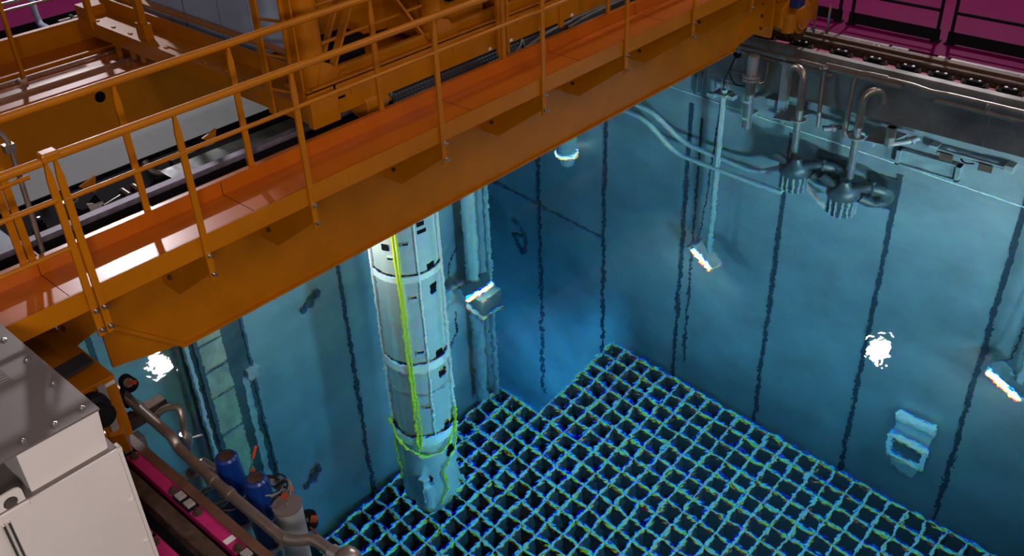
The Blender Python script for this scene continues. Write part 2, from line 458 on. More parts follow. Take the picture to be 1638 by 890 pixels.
# far girder and far gallery
YG = 8.24
fg2 = part(br, 'rear_girder', ORANGE, MB().box(XA - .6, XB, YG, YG + .02, 1.60, 2.07).box(XA - .6, XB, YG + .42, YG + .44, 1.6, 2.07).box(1.0, 11.2, YG - .03, YG + .50, 1.57, 1.60))
part(fg2, 'top_flange', ORANGE_D, MB().box(1.0, 11.2, YG - .05, YG + .48, 2.07, 2.10))
part(fg2, 'trolley_rail', SHINY, MB().box(1.0, 11.1, YG + .13, YG + .19, 2.10, 2.14))
part(fg2, 'cable_strip', SHINY, MB().box(1.6, 4.3, YG + .46, YG + .49, 2.11, 2.135))
part(fg2, 'web_hole', DARKHOLE, MB().lathe((3.45, YG - .002, 1.93), [(0, .05), (.003, .05)], 16, (0, -1, 0)))
wk2 = part(br, 'walkway', ORANGE_D, MB().box(.9, 11.2, 8.96, 9.50, 2.08, 2.10))
part(wk2, 'toe_board', ORANGE, MB().box(.9, 11.2, 9.30, 9.32, 2.10, 2.30).box(.9, 11.2, 9.28, 9.34, 2.30, 2.312))
part(wk2, 'fascia', ORANGE, MB().box(.9, 11.2, 8.95, 8.96, 1.98, 2.10))
part(br, 'top_rail', SHINY, MB().tube([(.7, 9.35, 2.60), (3.85, 9.35, 2.60)], .018, 10), smooth=True, label='bright steel rail')
part(br, 'top_rail', SHINY, MB().tube([(.7, 9.35, 2.54), (3.85, 9.35, 2.54)], .012, 10), smooth=True, label='bright steel rail')
pp = part(br, 'handrail_post', ORANGE, MB().bar((3.03, 8.70, 2.10), (3.03, 8.70, 3.0), .045, .03, up=(1, 0, 0)))
part(pp, 'foot', SHINY, MB().box(2.96, 3.02, 8.60, 8.66, 2.10, 2.16))
# cross beam between the girders on the left, bogies
def bogie(x0, x1, y0, side):
    b = part(br, 'end_carriage', ORANGE, MB().prism([(x0, y0, 1.31), (x1, y0, 1.31), (x1, y0, .80), (x1 - .18, y0, .80), (x1 - .3, y0, 1.0), (x0, y0, 1.0)], (0, 3.5, 0)), bevel=.006)
    return b
bg = bogie(.55, 1.80, 5.30, 1)
part(bg, 'buffer', RUBBER, MB().lathe((1.60, 5.30, 1.18), [(0, .10), (.04, .105), (.08, .10), (.10, .07), (.13, .065), (.16, .085), (.18, .08), (.19, .0)], 20, (0, -1, 0)), smooth=True)
part(bg, 'steel_bar', STEEL_S, MB().bar((1.69, 5.285, 1.29), (1.69, 5.285, .90), .02, .05, up=(1, 0, 0)))
part(bg, 'label_plate', WHITE, MB().box(1.71, 1.79, 5.294, 5.30, 1.25, 1.275))
part(bg, 'end_foot', ORANGE, MB().bar((1.70, 5.30, .92), (1.73, 5.36, .70), .10, .12), bevel=.01)
part(bg, 'cable_plate', TRAY, MB().bar((1.35, 5.50, 1.36), (1.75, 5.5, 1.38), .14, .02))
# right drive gear on the rail
gb = part(br, 'drive_gearbox', ORANGE, MB().prism([(11.05, 5.62, .98), (11.12, 5.62, .92), (11.35, 5.62, .90), (11.62, 5.62, .86), (11.72, 5.62, 1.0), (11.74, 5.62, 1.24), (11.30, 5.62, 1.33), (11.05, 5.62, 1.22)], (0, .35, 0)), bevel=.02)
part(gb, 'gear_cover', ORANGE, MB().lathe((11.55, 5.62, 1.0), [(0, .215), (.04, .215), (.045, .17), (.075, .165), (.08, .12), (.09, .12), (.092, 0)], 32, (0, -1, 0)), smooth=True)
for k in range(9):
    a = k * 2 * PI / 9 + .2
    part(gb, 'bolt', SHINY, MB().lathe((11.55 + .145 * math.cos(a), 5.545, 1.0 + .145 * math.sin(a)), [(0, .010), (.012, .010), (.013, 0)], 8, (0, -1, 0)))
part(gb, 'motor', ORANGE, MB().lathe((11.2, 5.60, 1.02), [(-.12, .09), (.12, .09), (.13, .0)], 20, (0, 0, 1)), smooth=True)
part(gb, 'wheel', RUST, MB().lathe((11.66, 5.64, .85), [(0, .21), (.03, .21), (.031, .19), (.1, .19), (.101, .21), (.13, .21)], 28, (0, 1, 0)), smooth=True)
part(gb, 'terminal_box', DBLUE, MB().box(11.22, 11.40, 5.50, 5.62, 1.20, 1.38), bevel=.008)
part(gb, 'label_plate', WHITE, MB().box(11.25, 11.33, 5.494, 5.50, 1.31, 1.355))
part(gb, 'upper_housing', ORANGE, MB().box(11.0, 11.80, 5.66, 6.1, 1.32, 1.62), bevel=.02)
part(gb, 'buffer', RUBBER, MB().lathe((11.84, 5.66, 1.34), [(0, .09), (.03, .11), (.10, .10), (.18, .075), (.19, .05), (.22, .05), (.221, 0)], 20, (0, -1, 0)), smooth=True)
part(gb, 'rail_guide', SHINY, MB().bar((11.76, 5.50, 1.30), (11.76, 5.50, .70), .012, .03).bar((11.90, 5.38, 1.12), (11.90, 5.38, .72), .012, .03))
part(gb, 'end_frame', ORANGE, MB().box(11.74, 11.92, 5.56, 5.72, .9, 1.25))
part(br, 'end_carriage', ORANGE, MB().box(11.0, 11.9, 5.97, 8.8, .9, 1.45))
# cable trays running along the girder gap
tr = MB().box(4.70, 10.9, 5.70, 5.715, 2.04, 2.19).box(4.70, 10.9, 5.70, 5.80, 2.185, 2.195)
hl_ = MB()
for k in range(150):
    x = 4.72 + k * .041
    hl_.box(x, x + .024, 5.697, 5.70, 2.10, 2.107).box(x + .01, x + .034, 5.697, 5.70, 2.13, 2.137).box(x, x + .024, 5.697, 5.70, 2.165, 2.172)
ct_ = part(br, 'cable_tray', TRAY, tr)
part(ct_, 'slots', STEEL, hl_)
for pts, r in (([(6.3, 5.69, 2.10), (6.6, 5.67, 2.17), (6.9, 5.66, 2.19), (7.4, 5.68, 2.2), (10.8, 5.69, 2.2)], .014), ([(6.05, 5.69, 2.05), (6.2, 5.67, 2.14), (6.24, 5.67, 2.2), (6.3, 5.69, 2.08)], .010), ([(6.9, 5.68, 2.13), (7.6, 5.67, 2.18), (10.8, 5.68, 2.17)], .012)):
    part(br, 'tray_cable', CABLE, MB().tube(smooth_path(pts), r, 8), smooth=True)
# girder-side gussets
for x in (2.50, 3.56):
    part(br, 'gusset', ORANGE, MB().prism([(x, 6.78, 1.90), (x + .14, 6.78, 1.94), (x + .10, 6.78, 1.81)], (0, .02, 0)))
part(br, 'conduit', PIPE, MB().tube(round_path([(1.35, 5.62, 3.0), (1.70, 5.62, 3.02), (1.76, 5.6, 2.9), (1.73, 5.6, 2.12)], .1), .016, 8).box(1.72, 1.78, 5.58, 5.63, 2.83, 2.88), smooth=True)

# the dark platform between the girders with what stands on it
plat = part(br, 'service_platform', BLACK, MB().box(1.0, 10.9, YW + .02, 7.00, 1.77, 1.80))
part(br, 'platform_edge', DARKHOLE, MB().box(1.0, 10.9, 7.00, 7.02, 1.72, 1.82))

# ================================================================== TROLLEY
ty = 5.65
tl = thing('crane_trolley', (3.88, ty, 2.14), 'orange trolley frame with ladder and braced mast riding on the bridge', 'trolley')
sb = part(tl, 'side_beam', ORANGE, MB().box(3.86, 9.4, ty, ty + .02, 2.225, 2.47).box(3.86, 9.4, ty, ty + .28, 2.46, 2.48))
part(sb, 'rib', ORANGE, MB().box(4.25, 5.05, ty - .012, ty, 2.345, 2.42).box(5.35, 6.0, ty - .012, ty, 2.36, 2.43).box(6.15, 7.4, ty - .012, ty, 2.37, 2.45))
part(sb, 'end_block', ORANGE, MB().box(3.84, 4.10, ty - .05, ty + .02, 2.20, 2.44), bevel=.01)
part(sb, 'upper_angle', ORANGE, MB().box(4.05, 9.4, ty + .06, ty + .09, 2.48, 2.56).tube([(3.9, ty - .01, 2.487), (9.4, ty - .01, 2.487)], .012, 8))
for x in (5.78, 6.05, 6.45, 6.9):
    part(sb, 'label_plate', WHITE, MB().box(x, x + .035, ty - .006, ty, 2.235, 2.26))
lb = part(tl, 'side_beam', ORANGE, MB().box(3.86, 3.88, ty + .021, 9.2, 2.22, 2.36).box(3.88, 4.20, ty, 9.2, 2.34, 2.36).box(4.10, 4.12, ty, 9.2, 2.36, 2.50).box(4.18, 4.26, ty, 9.2, 2.52, 2.535))
for k in range(11):
    part(lb, 'bolt', ORANGE, MB().box(3.90, 3.925, 5.9 + k * .3, 5.94 + k * .3, 2.36, 2.372))
part(lb, 'splice_plate', ORANGE, MB().box(3.93, 4.16, 7.35, 7.75, 2.36, 2.375))
part(tl, 'side_beam', ORANGE, MB().box(3.9, 9.4, 9.1, 9.3, 2.2, 2.45))
part(tl, 'side_beam', ORANGE, MB().box(9.3, 9.5, ty, 9.2, 2.2, 2.45))
part(tl, 'deck_plate', ORANGE, MB().box(4.30, 9.3, 5.95, 9.1, 2.30, 2.32))
# posts of the left side
part(tl, 'frame_post', ORANGE, MB().bar((3.87, 8.95, 2.3), (3.87, 8.95, 3.4), .05, .06))
part(tl, 'frame_post', ORANGE, MB().bar((3.94, 8.1, 2.36), (3.94, 8.1, 3.4), .06, .07).box(3.90, 3.98, 8.02, 8.16, 2.36, 2.5))
part(tl, 'hanger', ORANGE, MB().box(3.87, 3.90, 8.55, 8.60, 1.95, 2.22))
part(tl, 'hanger', ORANGE, MB().box(3.90, 3.93, 8.35, 8.40, 2.11, 2.22))
part(tl, 'hanger', ORANGE, MB().box(3.91, 3.94, 8.2, 8.24, 2.11, 2.22))
# tall braced tower near the left front corner
cx, cy = 4.02, 5.78
tw = part(tl, 'column', ORANGE, MB().tube([(cx, cy, 2.42), (cx, cy, 4.6)], .105, 20).prism([(cx - .12, cy - .12, 2.42), (cx + .14, cy - .12, 2.42), (cx + .14, cy + .12, 2.42), (cx - .12, cy + .12, 2.42)], (0, 0, .02)), smooth=True)
part(tw, 'gusset', ORANGE, MB().prism([(cx - .06, cy - .11, 2.44), (cx + .28, cy - .11, 2.44), (cx + .10, cy - .11, 2.62), (cx + .02, cy - .11, 2.66)], (0, .02, 0)))
part(tw, 'back_plate', ORANGE, MB().box(cx - .20, cx - .10, cy - .02, cy, 2.38, 4.6))
part(tw, 'slot', DARKHOLE, MB().box(cx - .16, cx - .13, cy - .025, cy - .02, 2.52, 2.62))
cx2 = 5.26
tw2 = part(tl, 'column', ORANGE, MB().tube([(cx2, cy, 2.42), (cx2, cy, 4.6)], .09, 20), smooth=True)
part(tw2, 'gusset', ORANGE, MB().prism([(cx2 - .12, cy - .1, 2.44), (cx2 + .22, cy - .1, 2.44), (cx2 + .1, cy - .1, 2.62), (cx2 - .02, cy - .1, 2.66)], (0, .02, 0)))
part(tl, 'diagonal_brace', ORANGE, MB().bar((4.13, cy - .04, 2.46), (4.56, cy - .04, 3.25), .02, .07, up=(0, 1, 0)).bar((4.13, cy + .10, 2.46), (4.5, cy + .10, 3.15), .02, .05, up=(0, 1, 0)))
part(tl, 'diagonal_brace', ORANGE, MB().bar((5.17, cy - .04, 2.46), (4.62, cy - .04, 3.25), .02, .06, up=(0, 1, 0)))
part(tl, 'cross_bar', ORANGE, MB().tube([(4.1, cy, 2.745), (5.2, cy, 2.765)], .014, 8).tube([(4.1, cy, 3.03), (5.2, cy, 3.05)], .016, 8).tube([(5.3, cy, 2.93), (6.1, cy, 2.95)], .014, 8), smooth=True)
part(tl, 'flat_post', ORANGE, MB().box(5.86, 5.93, 5.60, 5.63, 2.16, 4.4).box(5.97, 6.0, 5.60, 5.63, 2.16, 4.4).box(6.15, 6.18, 5.9, 5.95, 2.5, 4.4).box(6.25, 6.28, 5.9, 5.95, 2.5, 4.4).box(6.72, 6.78, 5.63, 5.66, 2.18, 2.5))
# ladder
ld = part(tl, 'ladder', ORANGE, MB().bar((3.78, 6.02, 2.25), (3.78, 6.02, 4.4), .018, .07, up=(0, 1, 0)).bar((3.86, 5.72, 2.25), (3.86, 5.72, 4.4), .018, .07, up=(0, 1, 0)))
for k in range(7):
    z = 2.45 + k * .27
    part(ld, 'rung', ORANGE, MB().tube([(3.78, 6.02, z), (3.86, 5.72, z)], .012, 8), smooth=True)
# blue-grey equipment housing behind the ladder
hz = part(tl, 'equipment_housing', BLUEGREY, MB().prism([(4.30, 8.72, 2.36), (4.26, 6.86, 2.36), (5.18, 6.80, 2.36), (6.4, 8.72, 2.36)], (0, 0, 1.9)), label='blue grey sheet metal housing')
part(hz, 'panel_joint', TRAY, MB().box(4.27, 4.275, 7.35, 7.355, 2.4, 4.2).box(4.28, 4.285, 7.95, 7.955, 2.4, 4.2))
# perforated tray standing by the column
pt = MB().box(4.30, 4.44, 6.20, 6.22, 2.38, 3.6)
part(tl, 'perforated_tray', STEEL_S, pt)
ph = MB()
for k in range(22):
    for j in range(4):
        ph.box(4.32 + j * .03, 4.33 + j * .03, 6.195, 6.2, 2.45 + k * .05 + (j % 2) * .0, 2.48 + k * .05)
part(tl, 'tray_hole', DARKHOLE, ph)
part(tl, 'motor_box', BLACK, MB().box(4.45, 4.72, 6.0, 6.25, 2.36, 2.62), bevel=.01)
part(tl, 'drive_wheel', RUST, MB().lathe((4.30, 5.86, 2.21), [(0, .10), (.02, .11), (.021, .09), (.07, .09)], 24, (0, 1, 0)), smooth=True)
part(tl, 'wheel_drive', ORANGE, MB().lathe((4.36, 5.72, 2.19), [(0, .10), (.25, .10), (.26, .08)], 20, (1, .1, 0)).box(4.6, 4.8, 5.72, 5.86, 2.12, 2.24), smooth=True)
part(tl, 'bolt', SHINY, MB().lathe((4.66, 5.70, 2.2), [(0, .02), (.03, .02), (.031, 0)], 8, (0, -1, 0)))
part(tl, 'shade_plate', ORANGE, MB().box(4.4, 9.4, 5.6, 9.2, 3.75, 3.79))  # unseen plate added overhead to shade the trolley interior
# winch machinery filling the middle of the trolley
part(tl, 'winch_housing', ORANGE, MB().prism([(4.75, 6.6, 2.38), (5.75, 6.4, 2.38), (5.75, 7.4, 2.38), (4.75, 7.6, 2.38)], (0, 0, .75)).box(5.35, 6.10, 6.0, 6.9, 2.38, 3.3).box(6.3, 7.6, 6.05, 7.2, 2.38, 3.2), bevel=.01)
part(tl, 'winch_motor', BLACK, MB().box(5.62, 5.74, 5.93, 6.0, 2.65, 2.80).box(5.33, 5.36, 5.9, 5.96, 2.5, 2.9).box(6.35, 6.8, 5.9, 6.05, 2.48, 2.60))
part(tl, 'signal_cable', CABLE, MB().tube(smooth_path([(6.42, 5.85, 2.9), (6.45, 5.84, 2.7), (6.40, 5.86, 2.52)]), .03, 8), smooth=True)


# ================================================================== STANDING ON THE PLATFORM BETWEEN THE GIRDERS
zp = 1.80
t = thing('sheet_covered_trough', (3.6, 6.42, zp), 'long trough under a clear green sheet between the bridge girders', 'trough')
part(t, 'trough_body', TRAY, MB().box(3.08, 4.30, 6.16, 6.60, zp, zp + .05))
part(t, 'cover_sheet', SHEET, MB().box(3.06, 4.32, 6.14, 6.62, zp + .05, zp + .058))
t = thing('long_black_tube', (3.6, 6.68, zp), 'black padded tube lying along the far edge of the green trough', 'tube')
part(t, 'tube_body', BCABLE, MB().tube([(3.2, 6.68, zp + .04), (10.2, 6.70, zp + .04)], .04, 12), smooth=True)
t = thing('valve_manifold', (2.30, 6.52, zp), 'dark valve block with bright wheel rim on the platform by the left handrail', 'valve')
part(t, 'valve_body', BLACK, MB().box(2.22, 2.40, 6.42, 6.60, zp, zp + .10), bevel=.01)
part(t, 'hand_wheel', SHINY, MB().tube([(2.31 + .05 * math.cos(a / 12 * 2 * PI), 6.52 + .05 * math.sin(a / 12 * 2 * PI), zp + .15) for a in range(13)], .009, 6), smooth=True)
part(t, 'stem', STEEL, MB().tube([(2.31, 6.52, zp + .1), (2.31, 6.52, zp + .15)], .012, 8))
part(t, 'pipe', STEEL, MB().tube([(2.40, 6.50, zp + .05), (2.52, 6.50, zp + .05)], .018, 8), smooth=True)
t = thing('white_bracket', (2.42, 6.42, zp), 'small white triangular bracket plate beside the dark valve block', 'bracket')
part(t, 'plate', WHITE, MB().prism([(2.40, 6.42, zp), (2.56, 6.42, zp), (2.42, 6.42, zp + .12), (2.38, 6.42, zp + .13)], (0, .012, 0)))
part(t, 'foot', STEEL_S, MB().box(2.30, 2.75, 6.36, 6.38, zp, zp + .012))
t = thing('pipe_fitting', (2.70, 6.52, zp), 'pair of short dark pipe elbows joined by a thin bright rod', 'pipe fitting')
for dx in (0, .09):
    part(t, 'elbow', PIPE, MB().tube(round_path([(2.70 + dx, 6.56, zp), (2.70 + dx, 6.54, zp + .08), (2.70 + dx, 6.42, zp + .07)], .05), .02, 10), smooth=True)
part(t, 'rod', SHINY, MB().bar((2.52, 6.50, zp + .03), (2.70, 6.52, zp + .05), .01, .01))
t = thing('ribbed_hose', (2.9, 6.45, zp), 'bent grey ribbed hose with metal collars lying on the dark platform', 'hose')
part(t, 'hose_body', PIPE, MB().tube(smooth_path([(3.02, 6.74, zp + .12), (3.03, 6.66, zp + .05), (3.10, 6.58, zp + .03), (3.16, 6.46, zp + .03), (3.06, 6.36, zp + .03), (2.92, 6.34, zp + .03), (2.78, 6.36, zp + .03), (2.62, 6.30, zp + .03)]), .028, 10), smooth=True)
for p0, p1 in (((2.97, 6.345, zp + .03), (2.93, 6.34, zp + .03)), ((3.10, 6.38, zp + .03), (3.07, 6.36, zp + .03))):
    part(t, 'collar', STEEL, MB().tube([p0, p1], .036, 12), smooth=True)
t = thing('blue_grey_box', (1.6, 6.3, zp), 'blue grey enamel box with a yellow ring mark at the left edge', 'box')
part(t, 'box_body', BLUEBOX, MB().box(1.25, 1.80, 6.12, 6.60, zp, zp + .16), bevel=.008)
part(t, 'ring_mark', mat('yellow_mark', (.45, .36, .02), .5), MB().tube([(1.66 + .03 * math.cos(a / 12 * 2 * PI), 6.115, zp + .09 + .03 * math.sin(a / 12 * 2 * PI)) for a in range(13)], .007, 6))
part(t, 'keyhole', DARKHOLE, MB().lathe((1.66, 6.12, zp + .09), [(0, .012), (.004, .012)], 10, (0, -1, 0)))
t = thing('orange_plate', (1.5, 5.98, 1.95), 'small orange sloping plate in front of the blue grey box', 'plate')
part(t, 'plate_body', ORANGE, MB().prism([(1.25, 5.98, zp), (1.70, 5.98, zp), (1.55, 5.98, zp + .10), (1.25, 5.98, zp + .12)], (0, .08, 0)))
for k, (x, y) in enumerate(((2.02, 6.50), (2.08, 6.56))):
    t = thing('dark_coupling', (x, y, zp), ('left' if k == 0 else 'right') + ' of two small dark couplings between the blue grey box and the valve', 'coupling')
    part(t, 'coupling_body', BLACK, MB().lathe((x, y, zp), [(0, .03), (.06, .03), (.065, .02), (.09, .02)], 12), smooth=True)
    part(t, 'coupling_cap', STEEL, MB().lathe((x, y, zp + .09), [(0, .012), (.02, .012)], 10), smooth=True)

# ================================================================== PIPEWORK ON THE RIGHT WALL
def ipipe(pts, r, rr=.12): return MB().tube(round_path(pts, rr), r, 14)
WX = XR
# header pipes along the wall
t = thing('long_header_pipe', (WX - .16, 4.9, .55), 'long stainless header pipe running along the top of the right pool wall', 'pipe')
part(t, 'pipe', PIPE, ipipe([(WX - .16, 6.62, .72), (WX - .16, 6.40, .58), (WX - .16, 4.62, .56), (WX - .16, 4.0, .55)], .034, .1), smooth=True)
part(t, 'pipe', PIPE, ipipe([(WX - .14, 5.0, .60), (WX - .14, 3.9, .60), (WX - .14, 3.66, .57), (WX - .14, 3.48, .585), (WX - .14, -3, .585)], .028, .1), smooth=True)
part(t, 'lower_pipe', PIPE, MB().tube([(WX - .12, 3.6, .47), (WX - .12, -3, .47)], .03, 12), smooth=True)
part(t, 'lower_pipe', PIPE, MB().tube([(WX - .12, 7.2, .60), (WX - .12, 6.4, .50), (WX - .12, 4.9, .47)], .022, 12), smooth=True)
for y in (6.22, 5.55, 4.98, 3.0, 1.6):
    part(t, 'clamp', STEEL, MB().box(WX - .21, WX - .02, y - .015, y + .015, .50, .535).tube([(WX - .16, y - .012, .56), (WX - .16, y + .012, .56)], .042, 12))
# box section bracket going down into the water
t = thing('box_section_bracket', (WX - .1, 5.52, .1), 'square steel hanger bar dipping into the water left of the first hooked pipe', 'bracket')
part(t, 'bar', STEEL_S, MB().box(WX - .20, WX - .09, 5.46, 5.57, -.42, .50), bevel=.004)
part(t, 'top_clamp', STEEL, MB().box(WX - .22, WX - .02, 5.42, 5.60, .50, .53))
part(t, 'side_tab', STEEL_S, MB().box(WX - .16, WX - .02, 5.57, 5.78, -.16, -.10).box(WX - .20, WX - .18, 5.62, 5.72, -.35, -.05))
# hooked return pipes (swan necks) above their submerged skimmers
def swan(x, y, zt, side, lab, zb=-1.55):
    t = thing('hooked_pipe', (x, y, 0), lab, 'pipe', 'hooked pipes on the right wall')
    part(t, 'pipe', PIPE, MB().tube([(x, y, zb), (x, y, zt - .12)] + [(x + side[0] * .13 * (1 - math.cos(a)), y + side[1] * .13 * (1 - math.cos(a)), zt - .12 + .13 * math.sin(a)) for a in [k * PI / 10 for k in range(1, 10)]] + [(x + side[0] * .26, y + side[1] * .26, zt - .16)], .048, 16), smooth=True)
    part(t, 'weld_ring', STEEL, MB().lathe((x, y, zt - .13), [(0, .0505), (.01, .0505)], 16))
    part(t, 'flange', STEEL_S, MB().lathe((x, y, -.34), [(0, .10), (.025, .10)], 20), smooth=True)
    return t
swan(11.0, 5.19, .52, (.3, .9), 'hooked steel pipe left of the thin rod, its bend turned towards the wall')
swan(10.96, 4.37, .46, (.75, -.66), 'hooked steel pipe nearest the short open stub, its mouth turned to the right')
t = thing('thin_hanger_rod', (WX - .16, 4.99, 0), 'thin straight steel rod hanging from the header pipe into the water', 'rod')
part(t, 'rod', PIPE, MB().tube([(WX - .18, 5.0, .52), (WX - .28, 4.93, -.42)], .028, 12), smooth=True)
part(t, 'top_flange', SHINY, MB().lathe((WX - .175, 5.0, .56), [(0, .075), (.015, .075), (.016, .04), (.04, .04)], 16), smooth=True)
t = thing('long_bend_pipe', (WX - .2, 4.58, 0), 'slim pipe curving down from the header pipe between the two hooked pipes', 'pipe')
part(t, 'pipe', PIPE, ipipe([(WX - .14, 4.2, .61), (WX - .16, 4.60, .61), (WX - .30, 4.56, -.50)], .032, .16), smooth=True)
# flanged canister
t = thing('flanged_valve', (11.075, 5.965, 0), 'upright pipe with a shiny capped valve and bolted flange on the right wall', 'valve')
part(t, 'pipe', PIPE, MB().tube([(11.075, 5.965, -1.15), (11.075, 5.965, .20)], .066, 20), smooth=True)
part(t, 'cap', STEEL_S, MB().lathe((11.075, 5.965, .30), [(0, .078), (.24, .078), (.245, .07), (.25, 0)], 24), smooth=True)
fl = part(t, 'flange', STEEL_S, MB().lathe((11.075, 5.965, .20), [(0, .12), (.03, .12), (.031, .09), (.045, .09), (.046, .125), (.075, .125), (.076, .08), (.10, .08)], 28), smooth=True)
for k in range(8):
    a = k * PI / 4
    part(fl, 'bolt', STEEL, MB().lathe((11.075 + .105 * math.cos(a), 5.965 + .105 * math.sin(a), .17), [(0, .012), (.13, .012)], 6))
part(t, 'side_pipe', PIPE, ipipe([(11.14, 5.95, .14), (11.22, 5.84, .14), (11.22, 5.82, .45)], .02, .06), smooth=True)
part(t, 'lever', STEEL, MB().bar((11.0, 6.05, .29), (10.93, 6.22, .31), .03, .01))
part(t, 'clamp', STEEL_S, MB().box(11.0, WX - .01, 5.93, 6.0, -.28, -.20).box(11.0, WX - .01, 5.93, 6.0, -.85, -.78))
# open stub with elbow behind
t = thing('open_pipe_stub', (10.93, 3.95, 0), 'short open pipe stub at the waterline right of the hooked pipes', 'pipe')
part(t, 'pipe', PIPE, MB().tube([(10.95, 3.95, -.28), (10.95, 3.95, .12)], .062, 20), smooth=True)
part(t, 'opening', DARKHOLE, MB().lathe((10.95, 3.95, .121), [(0, .05), (.001, .05)], 20))
part(t, 'elbow', STEEL_S, MB().tube([(10.95, 3.93, -.22), (11.06, 3.78, -.14), (11.2, 3.72, -.12)], .06, 14), smooth=True)
part(t, 'clamp_ring', STEEL_S, MB().lathe((11.08, 3.77, -.14), [(0, .085), (.03, .085)], 16, (1, -.5, .1)), smooth=True)
# round openings in the liner
for y, z, r, lab in ((5.02, .36, .035, 'small round black hole in the liner between rod and first hooked pipe'),):
    tag(MB().lathe((XR - .003, y, z), [(0, r), (.006, r)], 20, (1, 0, 0)).build('wall_hole', DARKHOLE), lab, 'opening')
tag(MB().lathe((XR - .003, 5.08, .44), [(0, .052), (.006, .052)], 20, (1, 0, 0)).build('round_blank', STEEL_S), 'pale round blanking disc on the liner above the small black hole', 'disc')
# cable gland with wires and lamp hanger
t = thing('cable_gland', (XR - .03, 6.34, .40), 'round black cable gland on the liner with thin wires hanging from it', 'cable outlet')
part(t, 'gland', RUBBER, MB().lathe((XR, 6.34, .40), [(0, .052), (.03, .052), (.05, .03), (.06, 0)], 18, (-1, 0, 0)), smooth=True)
part(t, 'wire', BCABLE, MB().tube(smooth_path([(XR - .06, 6.34, .38), (XR - .10, 6.38, .16), (XR - .12, 6.26, .02), (XR - .13, 6.08, .06), (XR - .18, 5.99, .14)]), .009, 6))
part(t, 'wire', BCABLE, MB().tube([(XR - .06, 6.34, .38), (XR - .26, 6.36, .1), (XR - .28, 6.36, -.2)], .008, 6))
# submerged skimmers
def skimmer(x, y, z, lab):
    t = thing('submerged_skimmer', (x, y, z), lab, 'skimmer', 'submerged skimmers under the hooked pipes')
    part(t, 'bowl', SKIM, MB().lathe((x, y, z), [(0, .20), (.04, .215), (.18, .215), (.26, .17), (.32, .09), (.42, .06)], 28), smooth=True)
    bs = part(t, 'strainer_basket', SKIM, MB().lathe((x, y, z - .46), [(0, .10), (.01, .165), (.44, .175), (.46, .16)], 28))
    for k in range(14):
        a = k * 2 * PI / 14
        part(bs, 'rib', STEEL_S, MB().box(x + .175 * math.cos(a) - .011, x + .175 * math.cos(a) + .011, y + .175 * math.sin(a) - .011, y + .175 * math.sin(a) + .011, z - .45, z))
    part(t, 'hose', SKIM, MB().tube(smooth_path([(x + .02, y - .05, z + .22), (x + .12, y - .25, z + .30), (x + .2, y - .42, z + .22), (x + .24, y - .46, z + .02), (x + .16, y - .36, z - .10), (x + .1, y - .18, z - .02)]), .10, 14), smooth=True)
    part(t, 'clamp_ring', SHINY, MB().lathe((x + .15, y - .32, z + .27), [(0, .125), (.03, .125)], 18, (.2, -1, .2)), smooth=True)
    part(t, 'side_outlet', SKIM, MB().tube([(x - .05, y + .05, z + .2), (x - .02, y + .32, z + .36)], .075, 14), smooth=True)
    part(t, 'wall_plate', SKIM, MB().box(XR - .02, XR - .005, y - .5, y - .1, z - .55, z + .35).box(x + .1, XR - .01, y - .3, y - .24, z + .0, z + .06))
    return t
skimmer(10.86, 5.07, -1.78, 'round submerged skimmer with ribbed basket under the left hooked pipe')
skimmer(10.83, 4.36, -1.95, 'round submerged skimmer with ribbed basket under the right hooked pipe')
# shelf brackets near the pipes just below the waterline
for x, y, z, lab in ((11.05, 5.36, -.40, 'submerged steel shelf bracket behind the left hooked pipe'), (11.05, 4.1, -.30, 'submerged steel shelf bracket behind the right hooked pipe')):
    t = thing('shelf_bracket', (x, y, z), lab, 'bracket')
    part(t, 'plate', UWMID, MB().prism([(x - .12, y - .1, z), (XR - .01, y - .22, z + .06), (XR - .01, y + .16, z + .06), (x - .16, y + .14, z)], (0, 0, .02)))
    part(t, 'leg', UWMID, MB().box(x + .05, XR - .01, y + .1, y + .13, z - .35, z + .04))
for y, z, lab in ((4.86, -.45, 'submerged pipe coupling just right of the thin rod'), (4.56, -.42, 'submerged pipe coupling just left of the right hooked pipe')):
    t = thing('pipe_coupling', (11.08, y, z), lab, 'coupling')
    part(t, 'body', UWMID, MB().tube([(11.05, y, z), (11.2, y - .18, z + .02)], .06, 14), smooth=True)
    part(t, 'ring', UWSTEEL, MB().lathe((11.12, y - .08, z + .01), [(0, .085), (.03, .085)], 16, (.6, -.7, .05)), smooth=True)
# twin submerged suction lines running left to the skimmers
t = thing('suction_line', (11.0, 6.5, -2.1), 'upper of two submerged pipes running along the right wall to the skimmers', 'pipe', 'submerged suction lines')
A = [at(1000, 160, 'X', 11.05, True), at(1042, 178, 'X', 11.05, True), at(1092, 228, 'X', 11.05, True), at(1150, 252, 'X', 11.05, True), at(1208, 276, 'X', 11.05, True), at(1252, 268, 'X', 11.05, True)]
part(t, 'pipe', UWSTEEL, MB().tube(round_path([Vector((11.05, 9.6, -1.0))] + A, .25), .05, 12), smooth=True)
t = thing('suction_line', (11.0, 6.5, -2.4), 'lower of two submerged pipes running along the right wall to the skimmers', 'pipe', 'submerged suction lines')
A = [at(985, 171, 'X', 10.98, True), at(1030, 190, 'X', 10.98, True), at(1080, 245, 'X', 10.98, True), at(1150, 272, 'X', 10.98, True), at(1250, 308, 'X', 10.98, True)]
part(t, 'pipe', UWSTEEL, MB().tube(round_path([Vector((10.98, 9.6, -1.2))] + A, .25), .05, 12), smooth=True)
t = thing('link_pipe', (10.9, 4.7, -2.1), 'short submerged pipe linking the two skimmers', 'pipe')
